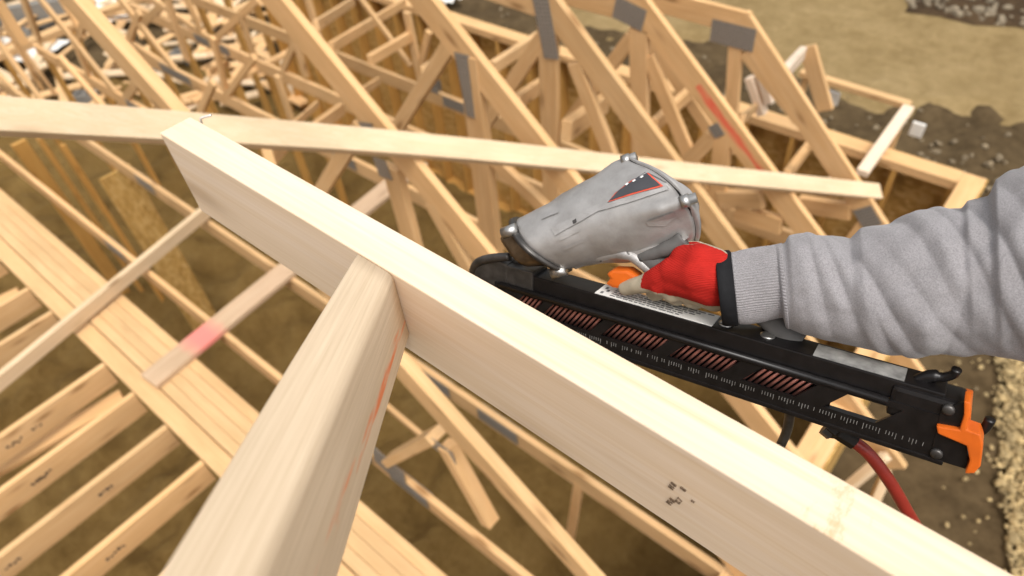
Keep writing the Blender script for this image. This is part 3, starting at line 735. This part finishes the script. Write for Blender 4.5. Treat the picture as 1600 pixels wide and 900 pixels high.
# ruler marks
marks = []
for i in range(150):
    x = 0.05 + i * 0.0023
    if x > XE - 0.02: break
    h = 0.005 if i % 5 == 0 else 0.0032
    if i % 7 == 3 or rnd.random() < .12: continue
    marks.append(gbox(x, x + 0.0005, -0.0425 - h, -0.0425, ZF, ZF + 0.0004))
obj('ruler_marks', join(marks), plain('scale_paint', (0.17, 0.165, 0.155), 0.6, 0, .3, 200), mag, G)
# label on top of the rail, with rows of tiny print
a, b = gl(936, 450, 0).x, gl(1118, 500, 0).x
lb = obj('safety_label', gbox(a, b, 0.0, 0.0006, -0.0135, 0.0085, 0.0), LABELW, gun, G)
pr_ = []
for row in range(5):
    x = a + 0.014
    while x < b - 0.01 - row * 0.006:
        w = rnd.uniform(.002, .008); z = -0.0115 + row * 0.0040
        pr_.append(gbox(x, x + w, 0.0006, 0.0009, z, z + 0.0014)); x += w + rnd.uniform(.0008, .002)
for (dx, dz) in ((.004, -.009), (.004, .002), (.0075, -.004)): pr_.append(gbox(a + dx, a + dx + .0026, .0006, .0009, dz, dz + .004))
obj('label_print', join(pr_), plain('label_ink', (0.12, 0.12, 0.12), 0.7, 0, .2, 90), lb, G)
for px, py in ((1133, 511), (1198, 531)):
    c = gl(px, py, -0.002)
    obj('rivet', tube([Vector((c.x, -0.0005, -0.003)), Vector((c.x, 0.0009, -0.003)), Vector((c.x, 0.0014, -0.003))], [.0062, .0062, .004], 20), BOLT, gun, G)
a, b = gl(1274, 548, 0).x, gl(1414, 592, 0).x
obj('worn_strip', gbox(a, b, 0.0, 0.0006, -0.012, 0.0085), WORNL, gun, G)
# tail of the magazine: hook, orange end clip, screws
x = gl(1462, 598, 0).x
hk = spline([Vector((x - .012, -.004, -.004)), Vector((x - .004, .004, -.004)), Vector((x + .004, .006, -.004)), Vector((x + .009, .011, -.003)), Vector((x + .010, .016, -.002))], 5)
gpart('pusher_lever', tube(hk, [.0050] * 8 + [.0036] * (len(hk) - 8), 12), BLACK)
gpart('tail_block', gbox(XE - 0.050, XE - 0.002, -0.030, -0.003, -0.016, ZF - 0.001, 0.004), BLACK)
cl = [tuple(gl(x, y, ZF)[:2]) for x, y in ((1507, 622), (1517, 624), (1518, 641), (1513, 655), (1512, 667), (1532, 674), (1537, 690), (1533, 724), (1523, 735), (1508, 735), (1516, 715), (1511, 692), (1466, 673), (1464, 661), (1500, 667), (1507, 645))]
gpart('orange_clip', prism(cl, ZF - 0.012, ZF + 0.0045, 0.0012), ORANGE)
gpart('clip_back', prism([(XE - .004, -.004), (XE + .001, -.004), (XE + .006, -.03), (XE + .004, -.054), (XE - .004, -.055)], -0.016, ZF - 0.0125, 0.001), ORANGE)
hk = spline([Vector((XE + .004, -.034, -.002)), Vector((XE + .010, -.031, -.002)), Vector((XE + .014, -.024, -.001)), Vector((XE + .015, -.015, 0))], 5)
gpart('release_catch', tube(hk, 0.0036, 12), BLACK)
gpart('end_stop', gbox(XE + .002, XE + .011, -.056, -.047, -.010, ZF - .004, .002), BLACK)
for (dx, dy) in ((-.012, -.009), (-.010, -.048)):
    obj('screw', tube([Vector((XE + dx, dy, ZF - .004)), Vector((XE + dx, dy, ZF + .002)), Vector((XE + dx, dy, ZF + .003))], [.0042, .0042, .003], 16), GREY, gun, G)

# front: nose block, guide plate, screw
fr_ = [gl(790, 404, .002), gl(832, 404, .002), gl(834, 424, .002), gl(790, 426, .002)]
gpart('front_bracket', gbox(-0.003, 0.040, -0.016, 0.0045, -0.018, 0.0115, 0.0015), GREY)
c = gl(806, 402, 0.0)
obj('cap_screw', tube([Vector((c.x, 0.0035, -.004)), Vector((c.x, 0.010, -.004)), Vector((c.x, 0.0105, -.004)), Vector((c.x, .0105, -.004)), Vector((c.x, .007, -.004))], [.0058, .0058, .0052, .0030, .0028], 20), BOLT, gun, G)
nose = prism([(-.036, -.030), (-.030, -.006), (-.006, 0.008), (0.010, 0.006), (0.012, -0.022), (-.010, -.046), (-.030, -.044)], -0.012, 0.012, 0.003)
gpart('nose', nose, GREY)
gpart('nose_guide', tube(spline([Vector((-.040, -.024, .004)), Vector((-.030, -.004, .010)), Vector((-.010, .008, .012)), Vector((.012, .014, .010))], 5), 0.0045, 10), GREY)
gpart('contact_foot', prism([(-.046, -.046), (-.036, -.016), (-.026, -.012), (-.030, -.050)], -0.010, 0.010, 0.002), OILY)

# motor body: tapering casting with the cap at the rear
BF = gl(848, 381, 0.004); BR = gl(1018, 323, -0.026)
ba = (BR - BF).normalized(); BL = (BR - BF).length
bz = Vector((0, 0, 1)); bz = (bz - ba * bz.dot(ba)).normalized(); bb = bz.cross(ba)
if bb.y < 0: bb = -bb
def bpt(s, th, r):
    s = s + r * math.cos(th) * (-0.55 + 0.32 * max(0.0, min(1.0, s / BL)))
    return BF + ba * s + (bb * math.cos(th) + bz * math.sin(th)) * r
prof = [(0.0, .0285), (.004, .0300), (.30, .0335), (.50, .0385), (.70, .0420), (.88, .0440), (1.0, .0445)]
def br(u):
    u = max(0.0, u)
    for (u0, r0), (u1, r1) in zip(prof, prof[1:]):
        if u <= u1: k = (u - u0) / (u1 - u0); return r0 + (r1 - r0) * (k * k * (3 - 2 * k) * .5 + k * .5)
    return prof[-1][1]
NB = 72
def body_r(u, th):
    r = br(u)
    # flat shoulder on top near the flange, a swelling toward the handle and a slight squareness
    r *= 1 + 0.035 * math.cos(4 * th + .6) * (1 - u * .7)
    d = math.atan2(math.sin(th - R(165)), math.cos(th - R(165)))
    r += 0.003 * math.exp(-(d / .42) ** 2) * math.exp(-((u - .60) / .26) ** 2)
    d = math.atan2(math.sin(th - R(88)), math.cos(th - R(88)))
    r += 0.0075 * math.exp(-(d / .15) ** 2) * max(0, min(1, (u - .66) / .2)) ** 1.3       # boss for the rear bolt
    d = math.atan2(math.sin(th - R(5)), math.cos(th - R(5)))
    r += 0.0055 * math.exp(-(d / .17) ** 2) * max(0, min(1, (u - .72) / .2)) ** 1.3
    return r
rings = [[bpt(BL * u + 0.036 * math.sin(2 * math.pi * j / NB) * u, 2 * math.pi * j / NB, body_r(u, 2 * math.pi * j / NB)) for j in range(NB)] for u in [i / 44 for i in range(45)]]
body_me = loft(rings); body = gpart('motor_body', body_me, ALLOY)
def ringset(u0, u1, k, n=3, grow=0.0):
    return [[bpt(BL * u + 0.036 * math.sin(2 * math.pi * j / NB) * min(u, 1), 2 * math.pi * j / NB, body_r(min(1, u), 2 * math.pi * j / NB) * k + grow) for j in range(NB)] for u in [u0 + (u1 - u0) * i / n for i in range(n + 1)]]
obj('cap_gasket', loft(ringset(1.0, 1.018, 1.0, 1, -.0008)), BLACK, body, G)
capr = ringset(1.018, 1.04, 1.0, 2, .0010); capr += ringset(1.045, 1.05, 0.96, 1); capr += ringset(1.06, 1.065, 0.6, 1)
obj('rear_cap', loft(capr), ALLOY, body, G)
obj('front_flange', loft(ringset(-0.035, 0.0, 1.10, 1, .0012) ), GREY, body, G)
for th, u in ((88, 1.0), (5, 1.0), (250, 1.0)):
    rr = body_r(.97, R(th)) - .003
    p0, p1 = bpt(BL * .98 + 0.036 * math.sin(R(th)), R(th), rr), bpt(BL * 1.10 + 0.036 * math.sin(R(th)), R(th), rr)
    obj('cap_bolt', tube([p0, p0.lerp(p1, .55), p0.lerp(p1, .56), p1], [.0056, .0056, .0044, .0044], 16), BOLT, body, G)
for th in (40, 155, 270):
    rr = .0315
    p0, p1 = bpt(.002, R(th), rr), bpt(-.013, R(th), rr)
    obj('flange_bolt', tube([p0, p1, p1 + ba * .0005, p1 + ba * .004], [.0058, .0058, .0036, .0034], 16), BOLT, body, G)
# neck between flange and nose: brown oily casting
nk = []
for i in range(7):
    u = i / 6; s = -.003 - u * .024; r = .0250 - .007 * u
    nk.append([bpt(s, 2 * math.pi * j / 28, r * (1 + .12 * math.cos(3 * 2 * math.pi * j / 28))) for j in range(28)])
gpart('front_neck', loft(nk), OILY)
# raised rib and emblem on the near side, wrapped onto the casting
bvh = BVHTree.FromPolygons([v.co for v in body_me.vertices], [p.vertices for p in body_me.polygons])
gi3 = GI.to_3x3(); geye = GI @ EYE
def wrap(poly, lift, thick, mat, name, step=7):
    """outline from the photo laid onto the casting as a thin raised piece following its curve"""
    from mathutils.geometry import tessellate_polygon
    pts = []
    n = len(poly)
    for i in range(n):
        a, b = Vector(poly[i]), Vector(poly[(i + 1) % n]); m = max(1, int((b - a).length / step))
        for j in range(m): pts.append(a.lerp(b, j / m))
    top, bot = [], []
    for p in pts:
        h = bvh.ray_cast(geye, gi3 @ ray(p.x, p.y))
        if h[0] is None: h = bvh.find_nearest(gl(p.x, p.y, .03))
        top.append(h[0] + h[1] * (lift + thick)); bot.append(h[0] - h[1] * .002)
    bm = bmesh.new()
    tv = [bm.verts.new(p) for p in top]; bv = [bm.verts.new(p) for p in bot]
    for t3 in tessellate_polygon([[p.to_3d() for p in pts]]):
        try: bm.faces.new([tv[i] for i in t3])
        except ValueError: pass
    for i in range(len(pts)):
        j = (i + 1) % len(pts); bm.faces.new((tv[i], tv[j], bv[j], bv[i]))
    # interior points so the piece bends with the casting
    bmesh.ops.subdivide_edges(bm, edges=[e for e in bm.edges if e.verts[0] in tv and e.verts[1] in tv and e.calc_length() > .012], cuts=2)
    tset = set(tv)
    for v in bm.verts:
        if v in tset or v in bv: continue
        h = bvh.find_nearest(v.co); v.co = h[0] + h[1] * (lift + thick)
    bmesh.ops.recalc_face_normals(bm, faces=bm.faces)
    return obj(name, to_mesh(bm), mat, body, G)
wrap([(862, 357), (938, 318), (955, 300), (985, 276), (1018, 262), (1024, 266), (986, 284), (962, 303), (950, 318), (990, 305), (1042, 292), (1044, 297), (995, 313), (952, 326), (936, 330), (868, 368)], 0.0, 0.0016, ALLOY, 'raised_rib')
wrap([(948, 317), (966, 297), (1010, 267), (1037, 291), (990, 304)], 0.0, 0.0010, plain('red_emblem_edge', (0.62, 0.085, 0.045), 0.45), 'emblem_border')
em = wrap([(953, 314.5), (968, 298.5), (1009.5, 270), (1033, 290), (989, 302)], 0.0, 0.0016, plain('dark_emblem', (0.045, 0.045, 0.05), 0.4), 'emblem')
for i, (x, y) in enumerate(((981, 289), (992, 284), (1004, 278))):
    wrap([(x - 3, y + 1), (x + 1, y - 2), (x + 3.5, y - 1), (x, y + 2)], 0.0012, 0.0010, LABELW, 'emblem_mark', 3)
wrap([(896, 345), (902, 342), (903, 347), (897, 350)], 0.0012, 0.0008, GREY, 'rib_slot', 3)
for q in ([(845, 340), (872, 330), (873, 333), (846, 344)], [(874, 372), (905, 358), (906, 361), (876, 376)], [(880, 388), (912, 374), (912, 377), (882, 391)]):
    wrap(q, 0.0, 0.0012, ALLOY, 'cast_line', 5)

for q in ([(1010, 345), (1052, 330), (1056, 338), (1040, 352), (1014, 352)],):
    wrap(q, 0.0, 0.0013, ALLOY, 'cast_line', 5)
# handle: neck arch over the trigger, grip, end fitting
def gpix(x, y, z): p = gl(x, y, z); return Vector((p.x, p.y, z))
arch = spline([gpix(898, 414, .004), gpix(925, 404, .004), gpix(958, 395, .004), gpix(985, 399, .004), gpix(1008, 415, .004), gpix(1030, 434, .002), gpix(1050, 448, 0)], 6)
gpart('trigger_arch', tube(arch, [.0042] * 8 + [.0062] * 10 + [.0052] * (len(arch) - 18), 14), ALLOY)
web = prism([tuple(gl(x, y, 0)[:2]) for x, y in ((905, 412), (945, 396), (985, 388), (1005, 386), (1040, 378), (1062, 366), (1075, 372), (1045, 395), (1015, 412), (1020, 424), (985, 402), (958, 397), (928, 407))], -.006, .006, .002)
gpart('handle_web', web, ALLOY)
for px, py in ((980, 398), (940, 405), (1003, 405)):
    c = gl(px, py, .0062)
    obj('pivot_screw', tube([c, c + Vector((0, 0, .0022)), c + Vector((0, 0, .0028))], [.0038 if px == 980 else .0018] * 2 + [.002 if px == 980 else .001], 14), GREY, gun, G)
grip = spline([gpix(1012, 396, -.004), gpix(1040, 415, -.006), gpix(1085, 440, -.008), gpix(1130, 462, -.010), gpix(1180, 482, -.014), gpix(1215, 505, -.016), gpix(1240, 530, -.020)], 6)
gpart('grip', tube(grip, [.0125 + .002 * math.sin(i * .2) for i in range(len(grip))], 18), RUB)
gpart('grip_back', tube(spline([gpix(1000, 404, .002), gpix(1022, 396, .004), gpix(1052, 384, .004), gpix(1068, 372, .002)], 5), [.006] * 8 + [.007] * 8, 14), RUB)
trg = prism([tuple(gl(x, y, 0)[:2]) for x, y in ((952, 424), (962, 418), (985, 419), (1000, 428), (1004, 440), (994, 452), (975, 448), (962, 446), (950, 440), (958, 432))], -.007, .007, .003)
gpart('trigger', trg, ORANGE)
gpart('tail_hook', tube(spline([gpix(1236, 622, -.020), gpix(1234, 650, -.022), gpix(1229, 675, -.026), gpix(1218, 700, -.030)], 5), .0044, 12), GREY)
gpart('air_fitting', tube([gpix(1296, 662, -.018), gpix(1308, 672, -.018), gpix(1310, 674, -.018), gpix(1336, 690, -.020)], [.0095, .0095, .0075, .0075], 8, False), BLACK)
gpart('fitting_nut', tube([gpix(1288, 668, -.014), gpix(1300, 678, -.014)], .0065, 6, False), GREY)
hose = [G @ gpix(1330, 687, -.020), G @ gpix(1358, 710, -.022), G @ gpix(1390, 752, -.030), G @ gpix(1418, 800, -.045), G @ gpix(1446, 850, -.07), G @ gpix(1470, 910, -.12)]
hose += [hose[-1] + V(.05, .05, -.35), hose[-1] + V(.12, .12, -1.2), hose[-1] + V(.35, .4, -2.5), V(0.7, 1.4, 1.2), V(.9, 1.6, 0.12), V(1.4, 1.0, .11)]
tag(obj('air_hose', tube(spline(hose, 10), .0054, 14), REDHOSE), 'red air hose curving down from the tail of the nail gun', 'hose')

# ------------------------------------------------------------------ the worker's arm: sleeve, knit cuff, glove
per = empty('person', onD(1800, 420, 0.46), 'worker in grey sweatshirt and red glove reaching in from the right, holding the nail gun', 'person')
def fabric_mat():
    m, t, b = mat_base('grey_sweatshirt', 0.95, spec=0.1)
    n = N(t, 'ShaderNodeTexNoise', Scale=1.0, Detail=5.0, Roughness=0.8); t.links.new(coords(t, (1000, 1000, 1000), False), n.inputs['Vector'])
    n2 = N(t, 'ShaderNodeTexNoise', Scale=1.0, Detail=3.0); t.links.new(coords(t, (45, 45, 45), False), n2.inputs['Vector'])
    c = ramp(t, n.outputs[0], [(0.30, (0.15, 0.142, 0.147)), (0.50, (0.25, 0.238, 0.243)), (0.70, (0.35, 0.335, 0.338))])
    t.links.new(mixc(t, 0.5, c, ramp(t, n2.outputs[0], [(0.3, (0.86, 0.85, 0.84)), (0.7, (1.08, 1.07, 1.07))]), 'MULTIPLY'), b.inputs['Base Color'])
    b.inputs['Sheen Weight'].default_value = 0.25
    bump(t, b, math_n(t, 'ADD', n.outputs[0], math_n(t, 'MULTIPLY', n2.outputs[0], 1.5)), 0.5, 0.0010)
    return m
FAB = fabric_mat()
top = [(1148, 394), (1190, 384), (1226, 379), (1232, 368), (1262, 364), (1300, 366), (1328, 372), (1345, 357), (1390, 347), (1432, 332), (1470, 324), (1503, 322), (1512, 310), (1545, 303), (1556, 278), (1600, 258), (1650, 235), (1720, 215)]
bot = [(1166, 506), (1195, 503), (1224, 497), (1228, 512), (1255, 524), (1290, 532), (1330, 540), (1370, 549), (1410, 556), (1450, 558), (1480, 556), (1530, 556), (1580, 562), (1620, 570), (1660, 580), (1720, 600)]
def interp(tab, k):
    i = min(len(tab) - 2, int(k * (len(tab) - 1))); f = k * (len(tab) - 1) - i
    return tab[i][0] + (tab[i + 1][0] - tab[i][0]) * f, tab[i][1] + (tab[i + 1][1] - tab[i][1]) * f
def at_x(tab, x):
    for (x0, y0), (x1, y1) in zip(tab, tab[1:]):
        if x <= x1: return y0 + (y1 - y0) * max(0, (x - x0)) / (x1 - x0)
    return tab[-1][1]
def arm_ring(x, n, fn):
    """ring of the arm whose outline meets the photo's outline at x"""
    xt, xb = x - 8, x + 8 - 4
    yt, yb = at_x(top, xt), at_x(bot, xb)
    dep = 0.572 - 0.00019 * (x - 1150)
    a, b = onD(xt, yt, dep), onD(xb, yb, dep); c = (a + b) / 2; u = (a - b) / 2
    v = (EYE - c).normalized(); v = (v - u.normalized() * v.dot(u.normalized())).normalized() * u.length * 0.92
    return [c + (u * math.cos(t) + v * math.sin(t)) * fn(x, t) for t in (2 * math.pi * j / n for j in range(n))]
def folds(x, t):
    s = (x - 1230) / 370.0; r = 1.0
    def fold(x0, slope, w, amp, tc=90, tw=75):
        d = x - (x0 + slope * (math.degrees(t) - 90)); dt = abs((math.degrees(t) - tc + 180) % 360 - 180)
        g = math.exp(-(dt / tw) ** 2)
        return amp * g * (math.exp(-(d / (w * .9)) ** 2) - 1.0 * math.exp(-abs(d - w * 1.5) / (w * .55)))
    r += fold(1262, .25, 14, .055, 60, 90) + fold(1300, .5, 15, .075, 55, 70) + fold(1345, .9, 20, .085, 70, 90) + fold(1400, 1.2, 22, .05, 120, 60)
    r += fold(1440, .9, 26, .06, 40, 60) + fold(1505, 1.0, 24, .085, 50, 80) + fold(1552, 1.1, 26, .10, 60, 90) + fold(1330, .6, 16, .06, 150, 45) + fold(1470, -.6, 30, .05, 140, 60) + fold(1600, 1.2, 30, .07, 110, 80)
    r += 0.045 * noise.noise(Vector((x * .02 + 3 * t, 3.0 * math.cos(t), 1.0))) * max(0, math.sin(t))
    r += 0.030 * noise.noise(Vector((x * .012, 2.2 * math.cos(t), 2.2 * math.sin(t)))) + 0.012 * noise.noise(Vector((x * .04, 5 * math.cos(t), 5 * math.sin(t))))
    return 0.985 + 0.85 * (r - 1) * min(1, max(0.15, (x - 1225) / 40.0))
xs = [1225 + i * 3.2 for i in range(155)]
rings = [arm_ring(x, 120, folds) for x in xs]
cc = sum(rings[0], Vector()) / 120
rings.insert(0, [cc + (p - cc) * .93 + (rings[1][i] - p) * 1.2 for i, p in enumerate(rings[0])])
# the arm goes on out of the picture: elbow and upper arm up to the shoulder
last = rings[-1]; lc = sum(last, Vector()) / 120; dirn = (lc - sum(rings[-12], Vector()) / 120).normalized()
back = (Vector((0.75, 0.05, 0.10))).normalized()
for i in range(1, 26):
    f = i / 25; d = dirn.lerp((back + UZ * 1.0 * f).normalized(), f).normalized()
    lc = lc + d * 0.013; k = 1 + .12 * math.sin(f * 3.0)
    c0 = sum(last, Vector()) / 120
    rings.append([lc + (p - c0) * k for p in last])
sl_ = obj('sleeve', loft(rings), FAB, per)
# knit cuff, ribs along the arm
xs = [1150 + i * 1.5 for i in range(54)]
def ribs(x, t): return 0.985 + 0.016 * math.cos(84 * t + math.sin(x * .05) * 2.0) - 0.05 * max(0, (1152 - x) / 10) + 0.02 * math.sin((x - 1150) * .08 + 2 * math.sin(t))
rg = [arm_ring(x, 504, ribs) for x in xs]
cf = obj('knit_cuff', loft(rg), FAB, per)
# wrist strap of the glove
STRAP = plain('black_strap', (0.007, 0.007, 0.008), 0.75, 0, .2, 200, .2, spec=.2)
rg = []
for x in (1127, 1129, 1139, 1150, 1152):
    k = 1.05 if x in (1127, 1152) else 1.10
    r0 = arm_ring(1150, 64, lambda a, t: 1.0); c = sum(r0, Vector()) / 64
    sh = onD(x + 6, 445, .572) - onD(1158, 445, .572)
    rg.append([c + sh + (p - c) * (1.0 * k - .04) for p in r0])
gst = obj('glove_strap', loft(rg), STRAP, per)
# ---- glove: one closed skin grown round the bones of the hand
def capsule(bm, a, b, ra, rb_, n=16, m=6):
    d = (b - a); L = d.length; d = d / L; u = d.orthogonal().normalized(); v = d.cross(u); rings = []
    for i in range(m + 1):
        ph = -math.pi / 2 + (math.pi / 2) * i / m; rings.append((a + d * ra * math.sin(ph), ra * math.cos(ph)))
    for i in range(m + 1):
        ph = (math.pi / 2) * i / m; rings.append((b + d * rb_ * math.sin(ph), rb_ * math.cos(ph)))
    vs = []
    for c, r in rings:
        r = max(r, .0002); vs.append([bm.verts.new(c + (u * math.cos(2 * math.pi * k / n) + v * math.sin(2 * math.pi * k / n)) * r) for k in range(n)])
    for p, q in zip(vs, vs[1:]):
        for k in range(n): bm.faces.new((p[k], p[(k + 1) % n], q[(k + 1) % n], q[k]))
    bm.faces.new(vs[0][::-1]); bm.faces.new(vs[-1])
bm = bmesh.new()
H = gpix
def chain(pts, rad):
    for (a, b, r0, r1) in zip(pts, pts[1:], rad, rad[1:]): capsule(bm, a, b, r0, r1)
# metacarpals: back of the hand faces the camera
chain([H(1114, 417, .006), H(1095, 410, .010), H(1070, 404, .008)], [.0165, .0165, .0125])
chain([H(1110, 434, .010), H(1092, 428, .014), H(1052, 424, .013)], [.0185, .0185, .0130])
chain([H(1112, 448, .008), H(1095, 442, .013), H(1052, 438, .012)], [.0175, .0165, .0125])
chain([H(1118, 461, .002), H(1100, 456, .006), H(1062, 450, .006)], [.0145, .0135, .0110])
# index: along the handle to the trigger
chain([H(1056, 420, .012), H(1030, 432, .014), H(1008, 443, .011), H(978, 450, .004)], [.0120, .0100, .0085, .0072])
# middle, ring and little finger close round the far side of the grip
chain([H(1052, 430, .012), H(1030, 445, .013), H(1024, 456, -.004), H(1042, 452, -.026)], [.0120, .0098, .0088, .0080])
chain([H(1055, 442, .011), H(1050, 457, .009), H(1058, 464, -.008), H(1072, 456, -.028)], [.0115, .0094, .0084, .0078])
chain([H(1072, 450, .006), H(1080, 466, .003), H(1088, 470, -.012), H(1098, 462, -.026)], [.0105, .0086, .0078, .0070])
# thumb: leaves the side of the palm and lies over the top of the grip
chain([H(1098, 411, -.004), H(1088, 398, -.006), H(1066, 391, -.010), H(1046, 404, -.016)], [.0155, .0120, .0096, .0085])
# heel of the hand into the cuff
chain([H(1090, 438, .000), H(1135, 446, -.004)], [.020, .022])
me = to_mesh(bm)
go = bpy.data.objects.new('tmp', me); C.objects.link(go)
md = go.modifiers.new('r', 'REMESH'); md.mode = 'VOXEL'; md.voxel_size = .0013
ms = go.modifiers.new('s', 'SMOOTH'); ms.factor = .5; ms.iterations = 6
dg = bpy.context.evaluated_depsgraph_get(); gm = bpy.data.meshes.new_from_object(go.evaluated_get(dg)); bpy.data.objects.remove(go)
def knit_mat(name, col):
    m, t, b = mat_base(name, 0.85, spec=0.15)
    w = N(t, 'ShaderNodeTexWave', Scale=1.0, Distortion=0.8, Detail=2.0); w.bands_direction = 'Y'
    t.links.new(coords(t, (500, 210, 500), False), w.inputs['Vector'])
    n = N(t, 'ShaderNodeTexNoise', Scale=1.0, Detail=4.0); t.links.new(coords(t, (90,) * 3, False), n.inputs['Vector'])
    c = mixc(t, 0.35, col, ramp(t, n.outputs[0], [(0.3, tuple(v * .7 for v in col)), (0.7, tuple(min(1, v * 1.15) for v in col))]))
    t.links.new(c, b.inputs['Base Color']); bump(t, b, w.outputs['Fac'], 0.6, 0.0005)
    return m
RED = knit_mat('red_knit', (0.38, 0.016, 0.011)); PALM = plain('beige_latex', (0.40, 0.345, 0.25), 0.7, 0, .15, 90, .1)
gm.materials.clear(); gm.materials.append(RED); gm.materials.append(PALM)
for p in gm.polygons:
    p.use_smooth = True; c = p.center; nrm_ = p.normal
    # latex dip covers the palm side and the finger ends; red knit on the back
    fing = gl(1012, 440, .014).x
    low = gl(1100, 470, .012).y
    p.material_index = 1 if (nrm_.z < -0.12 or c.x < fing - 0.004 or (c.z < -.006) or c.y < low) else 0
obj('glove', gm, None, per, G)
tb = spline([gpix(1150, 397, .018), gpix(1138, 394, .024), gpix(1122, 393, .026), gpix(1108, 394, .026)], 5)
obj('pull_tab', tube(tb, [.0030] * 8 + [.0036, .0044, .0052, .0056, .0054, .0048, .0036, .0015][:max(0, len(tb) - 8)], 12), STRAP, gst)
